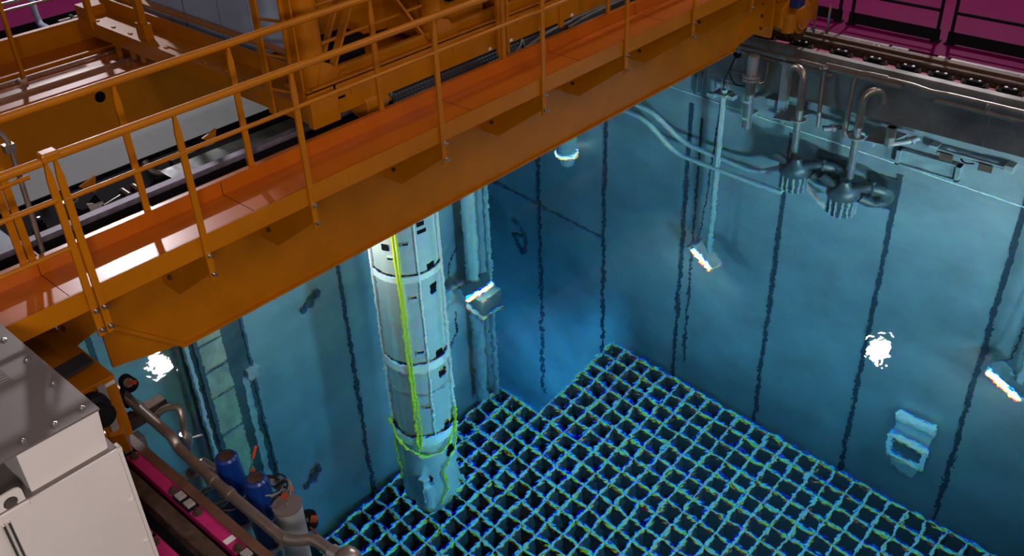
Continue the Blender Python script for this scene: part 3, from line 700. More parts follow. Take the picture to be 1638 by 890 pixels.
part(t, 'pipe', UWSTEEL, MB().tube(round_path([at(1285, 292, 'X', 10.98, True), at(1312, 325, 'X', 10.98, True), at(1335, 340, 'X', 10.98, True)], .1), .045, 12).tube([at(1290, 285, 'X', 11.05, True), at(1340, 303, 'X', 11.05, True)], .04, 10), smooth=True)
# wall box and hanging rail on the right under water
t = thing('wall_panel', (XR, 3.5, -.85), 'pale rectangular framed panel on the submerged wall right of the open stub', 'panel')
part(t, 'panel', UWMID, MB().box(XR - .05, XR - .003, 3.17, 3.92, -1.08, -.66), bevel=.006)
fr_ = MB()
for y0, y1, z0, z1 in ((3.15, 3.20, -1.1, -.64), (3.89, 3.94, -1.1, -.64), (3.15, 3.94, -.68, -.64), (3.15, 3.94, -1.1, -1.06)): fr_.box(XR - .09, XR - .003, y0, y1, z0, z1)
part(t, 'frame', UWMID, fr_)
t = thing('hanger_rail', (XR, 3.0, -.3), 'horizontal submerged hanger rail with two brown plates near the waterline', 'rail')
part(t, 'rail', UWMID, MB().bar((XR - .12, 3.50, -.28), (XR - .12, 2.62, -.28), .05, .05).bar((XR - .12, 3.50, -.34), (XR - .12, 2.62, -.34), .02, .02))
for y in (3.5, 2.62): part(t, 'end_bracket', UWMID, MB().box(XR - .15, XR - .005, y - .05, y + .05, -.42, -.20))
for y in (3.32, 2.86): part(t, 'hanging_plate', BROWN, MB().box(XR - .18, XR - .16, y - .08, y + .08, -.50, -.30))
part(t, 'hook', BLACK, MB().tube(smooth_path([(XR - .14, 3.16, -.36), (XR - .16, 3.10, -.42), (XR - .14, 3.0, -.40)]), .014, 8))
# box corner behind the bridge at the wall
t = thing('skimmer_box', (11.15, 7.25, .1), 'pale sheet steel box on the right wall just beside the bridge beam', 'box')
part(t, 'box_body', STEEL_S, MB().box(11.0, XR - .005, 7.05, 7.55, -.02, .16), bevel=.005)
part(t, 'side_plate', STEEL, MB().box(11.05, XR - .005, 6.96, 6.98, -.02, .36))
t = thing('guide_rods', (11.25, 6.92, -.3), 'pair of short vertical guide rods on the wall beside the pale box', 'rods')
part(t, 'rod', SEAM, MB().tube([(11.28, 6.94, -.75), (11.28, 6.94, .05)], .02, 8)); part(t, 'rod', SEAM, MB().tube([(11.28, 6.84, -.75), (11.28, 6.84, .05)], .012, 8))
t = thing('back_plate_panel', (XR, 6.35, -.35), 'submerged square plate on the wall behind the hanging camera head', 'plate')
part(t, 'plate', UWSTEEL, MB().box(XR - .03, XR - .004, 6.05, 6.62, -.42, -.10), bevel=.01)

# ================================================================== UNDERWATER LAMPS
def uw_lamp(a, b, lab, out, hang, power, rod_r=.04, cable=True, aim=None):
    """a,b: ends of the lamp tube; out: direction the lens faces"""
    a = Vector(a); b = Vector(b); c = (a + b) / 2; out = Vector(out).normalized(); d = (b - a).normalized()
    t = thing('underwater_lamp', c, lab, 'lamp', 'underwater lamps')
    part(t, 'lens', LAMPGLASS, MB().bar(a + out * .04, b + out * .04, .05, .07, up=out))
    h = -out
    part(t, 'housing', SKIM, MB().bar(a - d * .03 + h * .10, b + d * .03 + h * .10, .20, .20, up=out))
    part(t, 'end_cap', STEEL_S, MB().bar(a - d * .05 + h * .06, a - d * .03 + h * .06, .16, .26, up=out).bar(b + d * .03 + h * .06, b + d * .05 + h * .06, .16, .26, up=out))
    x, y = hang
    part(t, 'hanger_tube', UWSTEEL, MB().tube([(x, y, c.z + .12), (x, y, -.02)], rod_r, 14), smooth=True)
    part(t, 'yoke', STEEL_S, MB().tube(round_path([a + h * .1 + Vector((0, 0, .02)), (x, y, c.z + .16), b + h * .1 + Vector((0, 0, .02))], .1), .016, 8), smooth=True)
    if cable:
        part(t, 'cable', BCABLE, MB().tube(smooth_path([a + h * .1 + Vector((0, .02, .08)), (a.x, y + .16, c.z + .6), (x, y + .13, c.z + 1.6), (x + .03, y + .07, -1.4), (x, y + .03, .0)]), .010, 6))
    l = bpy.data.lights.new('lamp_light', 'AREA'); l.shape = 'RECTANGLE'; l.size = (b - a).length; l.size_y = .12; l.energy = power; l.color = (.9, .96, 1.0)
    o = bpy.data.objects.new('lamp_light', l); COL.objects.link(o); o.parent = t
    aim = Vector(aim).normalized() if aim else out
    xax = (d - aim * d.dot(aim)).normalized(); zax = -aim; yax = zax.cross(xax)
    mm = Matrix.Identity(4)
    for i in range(3): mm[i][0] = xax[i]; mm[i][1] = yax[i]; mm[i][2] = zax[i]
    p = out * .10
    for i in range(3): mm[i][3] = p[i]
    o.matrix_local = mm
    return t
L1 = uw_lamp((10.95, 6.56, -5.10), (10.95, 6.24, -5.42), 'underwater lamp hanging from the wires by the gland, left of the skimmers', (-.75, .1, -.65), (11.02, 6.33), 80)
part(L1, 'camera_head', STEEL_S, MB().box(10.92, 11.14, 6.24, 6.46, -.22, -.14).box(10.90, 10.98, 6.40, 6.52, -.30, -.16).box(10.98, 11.1, 6.16, 6.24, -.30, -.16).tube([(11.0, 6.36, -.14), (11.0, 6.36, .12)], .009, 8).tube([(11.05, 6.30, -.14), (11.05, 6.30, .12)], .009, 8), label='steel hanger head at the waterline')
L4 = uw_lamp((10.95, 2.15, -4.93), (10.95, 1.74, -5.26), 'underwater lamp at the right edge of the picture with bright slanted lens', (-.75, .1, -.65), (11.0, 1.80), 80)
L2 = uw_lamp((7.95, 8.52, -5.16), (8.46, 8.52, -5.24), 'underwater lamp right of the tall steel mast, below two tubes', (-.1, -.75, -.65), (8.28, 8.66), 90, rod_r=.10)
part(L2, 'side_tube', UWMID, MB().tube([(8.64, 8.66, -8.6), (8.64, 8.66, -.02)], .045, 12).tube([(8.42, 8.78, -8.6), (8.42, 8.78, -.02)], .10, 14), smooth=True)
part(L2, 'lower_tray', SKIM, MB().bar((8.20, 8.45, -5.95), (8.66, 8.45, -6.02), .03, .05).bar((8.05, 8.6, -5.5), (8.22, 8.45, -5.95), .10, .02).box(8.3, 8.7, 8.5, 8.8, -6.1, -5.6))
t = thing('round_underwater_lamp', (11.1, 9.15, -4.0), 'drum shaped underwater lamp with glowing rim, hanging in the far corner bay', 'lamp', 'underwater lamps')
part(t, 'drum', UWSTEEL, MB().lathe((11.06, 9.15, -4.05), [(0, .17), (.5, .17), (1.2, .16), (1.3, .05), (3.9, .05)], 24), smooth=True)
part(t, 'glowing_ring', emit('ring_glow', (1, .96, .80), 1.4), MB().lathe((11.06, 9.15, -4.12), [(0, .19), (.06, .20), (.07, .17)], 28), smooth=True)
part(t, 'foot', UWSTEEL, MB().lathe((11.06, 9.15, -4.45), [(0, .12), (.33, .12)], 20), smooth=True)

# ================================================================== THE MAST AND COLUMNS UNDER THE BRIDGE
mx, my = 6.10, 7.48; mr = .40
t = thing('telescopic_mast', (mx, my, -7.4), 'tall shiny steel mast tube hanging into the pool with a yellow hose', 'mast')
MASTM = mat('mast_steel', (.80, .79, .72), .26, .45, noise=.08, scale=3)
part(t, 'upper_tube', MASTM, MB().lathe((mx, my, -3.75), [(0, mr), (5.2, mr)], 48), smooth=True)
part(t, 'lower_tube', MASTM, MB().lathe((mx, my, -7.0), [(0, mr * .985), (3.25, mr * .985)], 48), smooth=True)
part(t, 'end_cone', UWSTEEL, MB().lathe((mx, my, -7.5), [(0, .12), (.02, .22), (.35, .33), (.5, .385)], 40), smooth=True)
for z, h in ((-1.62, .16), (-3.76, .20), (-5.50, .20)):
    r_ = part(t, 'collar', PALE, MB().lathe((mx, my, z), [(0, mr + .002), (.01, mr + .025), (h - .01, mr + .025), (h, mr + .002)], 48), smooth=True)
    part(r_, 'groove', BLACK, MB().lathe((mx, my, z + h), [(0, mr + .012), (.025, mr + .012)], 48), smooth=True)
part(t, 'weld_seam', SHINY, MB().lathe((mx, my, -4.30), [(0, mr + .004), (.02, mr + .004)], 48), smooth=True)
fd = Vector((-.725, -.69, 0)); sd = Vector((.69, -.725, 0))
def onmast(a, z, r=mr): 
    v = fd * math.cos(a) + sd * math.sin(a); return Vector((mx, my, z)) + v * r
def patch(a0, a1, z0, z1, r):
    mb = MB(); n = 6; vs = []
    for k in range(n + 1):
        a = a0 + (a1 - a0) * k / n
        vs += [onmast(a, z0, r), onmast(a, z1, r), onmast(a, z1, r + .02), onmast(a, z0, r + .02)]
    fs = [(i * 4 + j, i * 4 + (j + 1) % 4, (i + 1) * 4 + (j + 1) % 4, (i + 1) * 4 + j) for i in range(n) for j in range(4)] + [(3, 2, 1, 0), (n * 4, n * 4 + 1, n * 4 + 2, n * 4 + 3)]
    return mb.add(vs, fs)
for a0, a1, z0, z1 in ((.72, .98, -1.55, -1.32), (.76, 1.0, -2.05, -1.82), (.74, 1.02, -3.62, -3.42), (.78, 1.06, -4.05, -3.9), (.78, 1.0, -5.42, -5.15), (.80, 1.05, -5.95, -5.75), (.52, .75, -.32, -.22), (.52, .8, -.5, -.42), (-.55, -.35, -.85, -.70)):
    part(t, 'cutout', DARKHOLE, patch(a0, a1, z0, z1, mr - .01))
for a0, z0 in ((.02, -.75), (.10, -2.05), (.12, -3.35), (.15, -4.65), (-.42, -1.1)):
    hd = part(t, 'hatch', UWSTEEL, patch(a0, a0 + .24, z0, z0 + .11, mr))
    part(hd, 'slot', DARKHOLE, patch(a0 + .04, a0 + .20, z0 + .07, z0 + .10, mr + .012))
part(t, 'guide_rail', PALE, MB().tube([onmast(.42, -.1, mr + .015), onmast(.42, -5.3, mr + .015)], .012, 8).tube([onmast(-1.12, -.1, mr + .02), onmast(-1.12, -5.1, mr + .02)], .02, 8).tube([onmast(1.35, -.1, mr + .02), onmast(1.35, -5.6, mr + .02)], .02, 8), smooth=True)
part(t, 'yellow_hose', YELLOW, MB().tube(smooth_path([onmast(-.16, .4, mr + .03), onmast(-.17, -1, mr + .03), onmast(-.13, -2, mr + .05), onmast(-.16, -3, mr + .03), onmast(-.12, -4, mr + .05), onmast(-.14, -5, mr + .04), onmast(-.12, -5.55, mr + .05)]), .018, 8), smooth=True, label='yellow hose')
part(t, 'yellow_hose', YELLOW, MB().tube(smooth_path([onmast(-.08, .4, mr + .03), onmast(-.07, -1.2, mr + .05), onmast(-.07, -2.2, mr + .03), onmast(-.04, -3.2, mr + .05), onmast(-.05, -4.2, mr + .03), onmast(-.02, -5.2, mr + .04), onmast(-.04, -5.5, mr + .05)]), .013, 8), smooth=True, label='yellow hose')
part(t, 'yellow_hose', YELLOW, MB().tube(smooth_path([onmast(-1.2, -5.15, mr + .05), onmast(-.8, -5.45, mr + .05), onmast(-.3, -5.62, mr + .05), onmast(.2, -5.68, mr + .05), onmast(.7, -5.6, mr + .05), onmast(1.15, -5.3, mr + .05), onmast(1.25, -5.0, mr + .05)]), .016, 8), smooth=True, label='yellow hose')
part(t, 'yellow_hose', YELLOW, MB().tube(smooth_path([onmast(1.25, -5.2, mr + .04), onmast(1.1, -5.75, mr + .04), onmast(.75, -6.0, mr + .04), onmast(.52, -6.2, mr + .04), onmast(.62, -6.6, mr + .04), onmast(.35, -6.95, mr + .04)]), .014, 8), smooth=True, label='yellow hose')
part(t, 'yellow_hose', YELLOW, MB().tube(smooth_path([onmast(-1.1, -5.4, mr + .03), onmast(-1.0, -6.0, mr + .03), onmast(-.9, -6.4, mr + .03)]), .012, 8), smooth=True, label='yellow hose')
gr = part(t, 'gripper', UWSTEEL, MB().box(mx - .42, mx - .30, my - .34, my - .22, -6.75, -6.2).lathe((mx - .33, my - .30, -6.9), [(0, .09), (.5, .09)], 14), bevel=.01)
part(gr, 'jaw', BLACK, MB().bar(onmast(.12, -6.25, mr + .01), onmast(.12, -6.7, mr + .01), .02, .06).bar(onmast(-.08, -6.25, mr + .01), onmast(-.08, -6.7, mr + .01), .02, .06))
# slim tubes beside the mast
t = thing('slim_tubes', (7.2, 8.6, -3), 'three slim vertical tubes on the back wall just right of the mast', 'tubes')
for x, y, r in ((7.40, 8.75, .018), (7.58, 8.75, .02), (7.70, 8.78, .04)):
    part(t, 'tube', UWSTEEL if r > .03 else SEAM, MB().tube([(x, y, -4.9 if r > .03 else -3.6), (x, y, -.02)], r, 10), smooth=True)
part(t, 'bracket', UWSTEEL, MB().box(7.55, 7.85, 8.7, 8.94, -5.3, -5.0))
# wrapped column and steel frame on the left of the back wall
t = thing('wrapped_column', (3.93, 8.45, ZF), 'pale sheet-wrapped square column rising from the pool floor at the left', 'column')
part(t, 'wrapping', PLASTIC, MB().box(3.79, 4.08, 8.38, 8.80, -9.5, -.9))
part(t, 'frame_edge', UWSTEEL, MB().box(3.66, 3.70, 8.42, 8.48, -10, -.05))
part(t, 'dark_edge', SEAM, MB().box(3.74, 3.79, 8.38, 8.44, -10, -.9))
for z in (-2.15, -2.75, -3.35, -4.2):
    part(t, 'strap', DARKUW, MB().box(3.785, 4.085, 8.37, 8.38, z, z + .03))
part(t, 'base', DARKUW, MB().box(3.64, 4.10, 8.36, 8.86, ZF, -9.5))
t = thing('slotted_column', (4.25, 8.6, ZF), 'darker steel column with a bracket standing right of the wrapped column', 'column')
part(t, 'shell', DARKUW, MB().box(4.10, 4.38, 8.46, 8.90, -11, -.5))
part(t, 'edge', SEAM, MB().box(4.38, 4.41, 8.44, 8.90, -11, -.5))
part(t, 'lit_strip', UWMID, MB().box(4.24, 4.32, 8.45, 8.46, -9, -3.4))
part(t, 'bracket', UWMID, MB().box(4.30, 4.46, 8.38, 8.46, -3.45, -3.25))
part(t, 'base', DARKUW, MB().box(4.11, 4.43, 8.44, 8.92, ZF, -11))
# small wall fittings under water
for xy, lab in (((495, 480), 'small dark hook fitting on the back wall left of the mast'), ((500, 760), 'small square fitting on the back wall above the rack edge')):
    p = at(*xy, 'Y', YB, True)
    t = thing('wall_fitting', p, lab, 'fitting')
    part(t, 'plate', DARKUW, MB().prism([p + Vector((-.14, -.03, -.1)), p + Vector((.02, -.03, -.16)), p + Vector((.12, -.03, .12)), p + Vector((-.02, -.03, .1))], (0, .02, 0)))
    part(t, 'hook', SEAM, MB().box(p.x + .06, p.x + .13, p.y - .06, p.y - .02, p.z + .02, p.z + .18).box(p.x - .17, p.x - .10, p.y - .05, p.y - .02, p.z - .16, p.z - .06))
# ladder-like guide on the right wall (lit bracket)
p = at(1465, 668, 'X', XR - .12, True)
t = thing('lit_wall_guide', p, 'pale T shaped guide bracket low on the right wall near the rack', 'bracket')
part(t, 'top_bar', PALE, MB().bar(at(1434, 662, 'X', XR - .12, True), at(1496, 690, 'X', XR - .12, True), .12, .09))
part(t, 'stem', UWSTEEL, MB().prism([p + Vector((0, .28, -.12)), p + Vector((0, -.30, -.16)), p + Vector((0, -.22, -.9)), p + Vector((0, .20, -.86))], (.06, 0, 0)))
q_ = at(1450, 722, 'X', XR - .2, True)
fr2 = MB()
c_ = [q_ + Vector((0, .26, .24)), q_ + Vector((0, -.26, .22)), q_ + Vector((0, -.24, -.26)), q_ + Vector((0, .24, -.24))]
for i in range(4): fr2.bar(c_[i], c_[(i + 1) % 4], .08, .06)
part(t, 'square_frame', PALE, fr2)
part(t, 'opening', RACKD, MB().prism([c + Vector((.02, 0, 0)) for c in c_], (.01, 0, 0)))
part(t, 'lower_plate', UWSTEEL, MB().prism([q_ + Vector((.08, .24, -.2)), q_ + Vector((.08, -.2, -.2)), q_ + Vector((.08, -.16, -.72)), q_ + Vector((.08, .2, -.66))], (.04, 0, 0)))
t = thing('dark_cable_coil', (XR, 9.9, -7.6), 'dark knotted cable hanging in the corner bay', 'cable')
pp_ = [at(820, 350, 'X', 10.9, True), at(835, 365, 'X', 10.9, True), at(842, 385, 'X', 10.9, True), at(838, 405, 'X', 10.9, True), at(830, 392, 'X', 10.9, True), at(822, 375, 'X', 10.9, True), at(838, 378, 'X', 10.9, True)]
part(t, 'cable', SEAM, MB().tube(smooth_path(pp_), .035, 8), smooth=True)
t = thing('skewed_dipstick', (8.2, 8.4, -6.5), 'thin dark wire below the lamp right of the mast', 'wire')
part(t, 'wire', BCABLE, MB().tube([at(728, 500, 'Y', 8.6, True), at(732, 530, 'Y', 8.6, True), at(722, 555, 'Y', 8.6, True)], .012, 6))
# hall floodlights seen mirrored in the water
for loc, lab in (((20.13, 6.53, 10), 'right hall floodlight mirrored as a glint in the water'), ((8.03, 20.2, 10), 'left hall floodlight mirrored as a glint beside the bridge')):
    loc = Vector(loc); d = (Vector((5, 5, 0)) - loc).normalized()
    t = thing('hall_floodlight', loc, lab, 'floodlight', 'hall floodlights')
    part(t, 'housing', BLACK, MB().lathe(loc, [(-.25, .12), (-.05, .28), (0, .29)], 20, d), smooth=True)
    part(t, 'lens', GLINT, MB().lathe(loc + d * .005, [(0, .26), (.01, .26)], 20, d))
    part(t, 'bracket', STEEL, MB().bar(loc - d * .2, loc - d * .2 + Vector((0, 0, 1.0)), .05, .05))

# ================================================================== RIGHT SIDE: RAIL, CLAMPS, GUARD RAIL
def rail(name, x, y0, y1, z, lab, w=.075):
    t = thing(name, (x, (y0 + y1) / 2, z - .1), lab, 'crane rail')
    part(t, 'rail_head', RUST, MB().box(x - w / 2, x + w / 2, y0, y1, z - .045, z), bevel=.006)
    part(t, 'rail_foot', RUST, MB().box(x - .012, x + .012, y0, y1, z - .09, z - .045).box(x - .05, x + .05, y0, y1, z - .105, z - .09))
    return t
rail('crane_rail', 11.80, YF, YC + 6, ZD + .015, 'steel crane rail along the right side of the pool')
rail('crane_rail', 1.617, YF, 12, ZD + .0, 'worn brown crane rail at lower left beside the grey cabinet', .095)
def clamp(x, y, z, sx, lab, gp):
    t = thing('rail_clamp', (x, y, z), lab, 'rail clamp', gp)
    part(t, 'base_plate', BLACK, MB().box(x - .05, x + .05, y - .11, y + .11, z, z + .02), bevel=.003)
    for dy in (-.062, .0):
        b = part(t, 'clamp_block', STEEL_S if sx < 0 else BLACK, MB().box(x - .036, x + .036, y + dy + .005, y + dy + .055, z + .02, z + .045), bevel=.004)
    for dy in (-.085, .085):
        n_ = part(t, 'nut', RUST, MB().lathe((x, y + dy, z + .02), [(0, .03), (.008, .03), (.009, .02), (.026, .02), (.027, .009), (.045, .009), (.046, 0)], 8))
    return t
gpR = 'rail clamps along the right crane rail'; gpL = 'rail clamps along the left crane rail'
def clampR(y, lab):
    x, z = 11.585, ZD - .04
    t = thing('rail_clamp', (x, y, z), lab, 'rail clamp', gpR)
    part(t, 'base_plate', BLACK, MB().box(x - .06, x + .06, y - .13, y + .13, z, z + .02), bevel=.003)
    part(t, 'clamp_block', BLACK, MB().box(x - .045, x + .045, y - .085, y + .085, z + .02, z + .055), bevel=.006)
    for dy in (-.05, .05): part(t, 'bolt_head', STEEL_S, MB().lathe((x, y + dy, z + .055), [(0, .02), (.010, .018), (.011, 0)], 10))
    for dy in (-.14, .14): part(t, 'nut', RUST, MB().lathe((x, y + dy, z), [(0, .03), (.02, .022), (.045, .010), (.046, 0)], 8))
    return t
c0 = clampR(4.12, 'bolted black clamp of the right rail, second right of the flange above the thin rod')
for y, lab in ((6.1, 'bolted black clamp of the right rail, farthest, beside the bridge wheel'), (5.55, 'bolted black clamp of the right rail, second farthest, above the capped valve'), (5.0, 'bolted black clamp of the right rail, above the thin hanging rod'), (4.55, 'bolted black clamp of the right rail, just right of the thin rod'), (3.72, 'bolted black clamp of the right rail, above the open pipe stub'), (3.32, 'bolted black clamp of the right rail, third from the right edge'), (2.92, 'bolted black clamp of the right rail, second from the right edge'), (2.55, 'bolted black clamp of the right rail, at the right edge')):
    c = copy_tree(c0); c.location = (11.585, y, ZD - .04); c['label'] = lab
struct('trim_right_magenta', MB().box(11.50, 11.66, YF, YC, ZD - .09, ZD - .06), MAGENTA_L)
zl = ZD - .01
def clamp2(x, y, z, lab, gp):
    t = thing('rail_clamp', (x, y, z), lab, 'rail clamp', gp)
    part(t, 'base_plate', BLACK, MB().box(x - .04, x + .04, y - .10, y + .10, z, z + .012), bevel=.003)
    for dy in (-.052, .052):
        part(t, 'clamp_block', STEEL_S, MB().box(x - .028, x + .028, y + dy - .032, y + dy + .032, z + .012, z + .032), bevel=.004)
    for dy in (-.142, .142):
        part(t, 'nut', RUST, MB().lathe((x, y + dy, z), [(0, .034), (.008, .034), (.009, .021), (.026, .021), (.027, .009), (.045, .009), (.046, 0)], 10))
    return t
c0 = clamp2(1.742, 4.63, zl, 'bolted clamp on the magenta strip at lower left, middle one', gpL)
for x, y, lab in ((1.742, 5.41, 'bolted clamp on the magenta strip at lower left, farthest beside the cabinet corner'), (1.742, 3.90, 'bolted clamp on the magenta strip at lower left, cut by the bottom edge'), (1.43, 4.62, 'bolted clamp on the inner magenta strip beside the grey cabinet')):
    c = copy_tree(c0); c.location = (x, y, zl); c['label'] = lab
tag(MB().box(1.71, 1.78, 4.12, 4.165, zl, zl + .002).build('label_strip', WHITE), 'pale label strip stuck on the magenta strip near the bottom edge', 'label')
# silver cover strips with bright screws
for k, (y0, y1) in enumerate(((6.9, 5.72), (5.68, 4.62), (4.58, 4.36), (3.98, 3.86), (3.82, 1.2))):
    o = MB().box(12.10, 12.16, y1, y0, ZD - .02, ZD + .005).build('cover_strip', STEEL, bevel=.003)
    tag(o, '%s of the flat steel cover strips along the magenta floor edge' % ['farthest', 'second farthest', 'third farthest, short', 'fourth, very short', 'nearest, long'][k], 'strip', 'cover strips')
scr = ['farthest, near the bridge wheel', 'second farthest', 'third farthest', 'left one of a close pair', 'right one of a close pair', 'right of the close pair', 'middle of the strip', 'just right of the middle', 'left of the last two', 'rightmost']
for k, y in enumerate((5.55, 5.3, 5.0, 4.78, 4.71, 4.48, 4.05, 3.84, 2.95, 2.80)):
    tag(MB().lathe((12.03, y, ZD + .01), [(0, .010), (.006, .010), (.008, 0)], 8).build('bright_screw', WHITE), 'small bright screw in the brown strip, ' + scr[k], 'screw', 'screws along the brown strip')
# dark guard rail frames
gl_ = ['upper left of the right hand row', 'second', 'third', 'fourth', 'nearest']
def guard(p0, p1, lab, grp):
    """frame between two floor points"""
    p0 = Vector(p0); p1 = Vector(p1); c = (p0 + p1) / 2; d = (p1 - p0).normalized(); up = Vector((0, 0, 1))
    t = thing('guard_rail', c, lab, 'guard rail', grp)
    part(t, 'toe_board', BLACK, MB().bar(p0 + d * .02 + up * .09, p1 - d * .02 + up * .09, .015, .15))
    for p, s in ((p0, 1), (p1, -1)): 
        q2 = p + d * .06 * s
        ps = part(t, 'post', BLACK, MB().bar(q2, q2 + up * 1.05, .035, .035, up=d))
        part(ps, 'foot', BLACK, MB().bar(q2 + up * .0, q2 + up * .02, .10, .12, up=d))
    part(t, 'mid_bar', BLACK, MB().bar(p0 + d * .06 + up * .41, p1 - d * .06 + up * .41, .03, .035))
    part(t, 'top_bar', BLACK, MB().tube([p0 + d * .06 + up * 1.03, p1 - d * .06 + up * 1.03], .02, 10), smooth=True)
    return t
ys = [6.78, 5.49, 4.14, 2.79, 1.44]
for k in range(4):
    guard((12.66, ys[k] - .03, ZD - .01), (12.66, ys[k + 1] + .03, ZD - .01), 'black guard rail frame on the right magenta floor, %s' % ['farthest, beside the bridge wheel', 'second from the bridge', 'third from the bridge', 'nearest, at the right edge'][k], 'guard rail frames')
for k in range(3):
    x0 = 3.0 + k * 1.75
    guard((x0, 14.62, ZD - .01), (x0 + 1.7, 14.62, ZD - .01), 'black guard rail frame behind the bridge at upper left, %s' % ['leftmost', 'middle', 'rightmost'][k], 'guard rail frames')
t = thing('bent_white_tube', (5.6, 14.2, ZD), 'bent pale blue tube standing behind the far gallery', 'tube')
A = at(52, 6, 'Y', 14.0); B = at(62, 38, 'Y', 13.9); C_ = at(81, 48, 'Y', 13.3)
part(t, 'tube', mat('pale_tube', (.42, .46, .6), .4), MB().tube(round_path([A + (A - B) * .5, B, C_, C_ + Vector((0, -.2, -.25))], .2), .045, 10), smooth=True)
t = thing('far_hose', (6.6, 13.4, ZD), 'grey clamped hose lying behind the far gallery toe board', 'hose')
A = at(95, 40, 'Z', ZD + .05); B = at(137, 28, 'Z', ZD + .05)
part(t, 'hose', PIPE, MB().tube([A, B, B + (B - A)], .07, 12), smooth=True)
part(t, 'collar', PIPE, MB().tube([A.lerp(B, .45), A.lerp(B, .55)], .10, 12), smooth=True)

# ================================================================== LOWER LEFT: CABINET, PIPES, FLOATS
t = thing('grey_steel_cabinet', (.9, 4.3, ZD), 'large pale grey sheet steel cabinet with bolted lid at lower left', 'cabinet')
part(t, 'body', CABINET, MB().box(-.4, 1.215, 3.862, 4.99, ZD - .04, 1.955), bevel=.006)
part(t, 'edge_flange', CABINET, MB().box(1.215, 1.232, 3.858, 3.90, ZD - .04, 1.96).box(.77, 1.232, 3.852, 3.862, 1.935, 1.96))
ub = part(t, 'upper_box', CABINET, MB().prism([(.80, 3.893, 2.195), (1.20, 3.893, 2.195), (1.184, 3.893, 1.956), (.80, 3.893, 1.956)], (0, 1.09, 0)), bevel=.004)
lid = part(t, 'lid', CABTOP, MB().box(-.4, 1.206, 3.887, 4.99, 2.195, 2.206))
for x, y in ((1.15, 3.95), (1.15, 4.24), (1.15, 4.53), (1.15, 4.80), (.86, 3.945), (1.01, 3.945)):
    part(lid, 'bolt', STEEL, MB().lathe((x, y, 2.206), [(0, .017), (.006, .017), (.007, .011), (.012, .009), (.014, 0)], 10), smooth=True)
vs_ = MB()
for k in range(9): vs_.box(.93, 1.03, 4.40 + k * .022, 4.412 + k * .022, 2.206, 2.209)
part(lid, 'vent_slots', CABTOP, vs_)
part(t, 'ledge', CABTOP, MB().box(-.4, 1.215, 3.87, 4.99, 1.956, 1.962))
lug = MB()
ang = [k * 2 * PI / 24 for k in range(24)]
xc, zc = .70, 1.985
outer = []
for a in ang:
    c, s_ = math.cos(a), math.sin(a); k_ = min(.062 / max(abs(c), 1e-6), .062 / max(abs(s_), 1e-6)); k_ = min(k_, .077); outer.append((xc + c * k_, zc + s_ * k_))
vs = []
for y in (3.872, 3.882):
    for a, (ox, oz) in zip(ang, outer): vs += [(ox, y, oz), (xc + .033 * math.cos(a), y, zc + .033 * math.sin(a))]
m_ = 48; fs = []
for k in range(24):
    a0, a1 = 2 * k, 2 * ((k + 1) % 24)
    fs += [(a0, a1, a1 + 1, a0 + 1), (a0 + m_, a0 + 1 + m_, a1 + 1 + m_, a1 + m_), (a0, a0 + m_, a1 + m_, a1), (a0 + 1, a1 + 1, a1 + 1 + m_, a0 + 1 + m_)]
part(t, 'lifting_lug', CABINET, lug.add(vs, fs), label='pale plate with a round hole')
part(t, 'left_flange', SHINY, MB().box(.65, .66, 3.845, 3.862, ZD, 1.91)); part(t, 'left_flange', SHINY, MB().box(.625, .635, 3.84, 3.862, ZD, 1.91))
for z in (1.60, 1.30):
    part(t, 'clip', CABINET, MB().box(1.185, 1.205, 3.852, 3.862, z, z + .02))
part(t, 'stud', SHINY, MB().lathe((1.195, 3.97, 1.985), [(0, .012), (.03, .012), (.031, 0)], 8, (.3, -.4, .6)))

t = thing('long_rinse_pipe', (2.0, 5.0, .6), 'long dull steel pipe running above the water at lower left', 'pipe')
zz = .60
pth = [at(187, 622, 'Z', zz + .1), at(276, 700, 'Z', zz + .04), at(284, 716, 'Z', zz - .02), at(352, 778, 'Z', zz - .02), at(452, 862, 'Z', zz - .02), at(478, 866, 'Z', zz - .02), at(500, 862, 'Z', zz), at(522, 876, 'Z', zz), at(560, 912, 'Z', zz)]
part(t, 'pipe', PIPE, MB().tube(round_path(pth, .05), .037, 16), smooth=True)
def ringat(px, py, r=.043, l=.03, z=zz - .02):
    p = at(px, py, 'Z', z); d = (at(452, 862, 'Z', z) - at(284, 716, 'Z', z)).normalized()
    return MB().tube([p - d * l, p + d * l], r, 16)
for xy in ((222, 652), (340, 768), (367, 790), (452, 862)):
    part(t, 'joint_ring', PIPE, ringat(*xy), smooth=True)
part(t, 'ball_end', PIPE, MB().lathe(at(556, 895, 'Z', zz) , [(-.09, .01), (-.07, .05), (-.03, .075), (0, .085), (.03, .075), (.07, .05), (.09, .01)], 16, (.5, -.6, 0)), smooth=True)
part(t, 'coupling', STEEL, MB().tube([at(530, 884, 'Z', zz), at(545, 893, 'Z', zz)], .055, 14), smooth=True)
t = thing('pipe_support_frame', (2.05, 5.6, .2), 'grey box bracket under the upper end of the long steel pipe', 'bracket')
a = at(222, 668, 'Z', .55)
part(t, 'channel', RUST, MB().bar(a + Vector((-.14, 0, 0)), a + Vector((.22, .02, 0)), .10, .10), bevel=.006)
part(t, 'leg', STEEL_S, MB().box(1.84, 1.96, a.y - .16, a.y - .06, -.9, .50).box(1.84, 1.96, a.y - .7, a.y - .6, -.1, .42))
part(t, 'brace', STEEL_S, MB().bar((1.9, a.y - .1, .1), (1.9, a.y - .66, .1), .08, .08))
t = thing('vent_loop_pipe', (2.2, 5.3, .4), 'bent vertical pipe with a lever valve behind the long steel pipe', 'pipe')
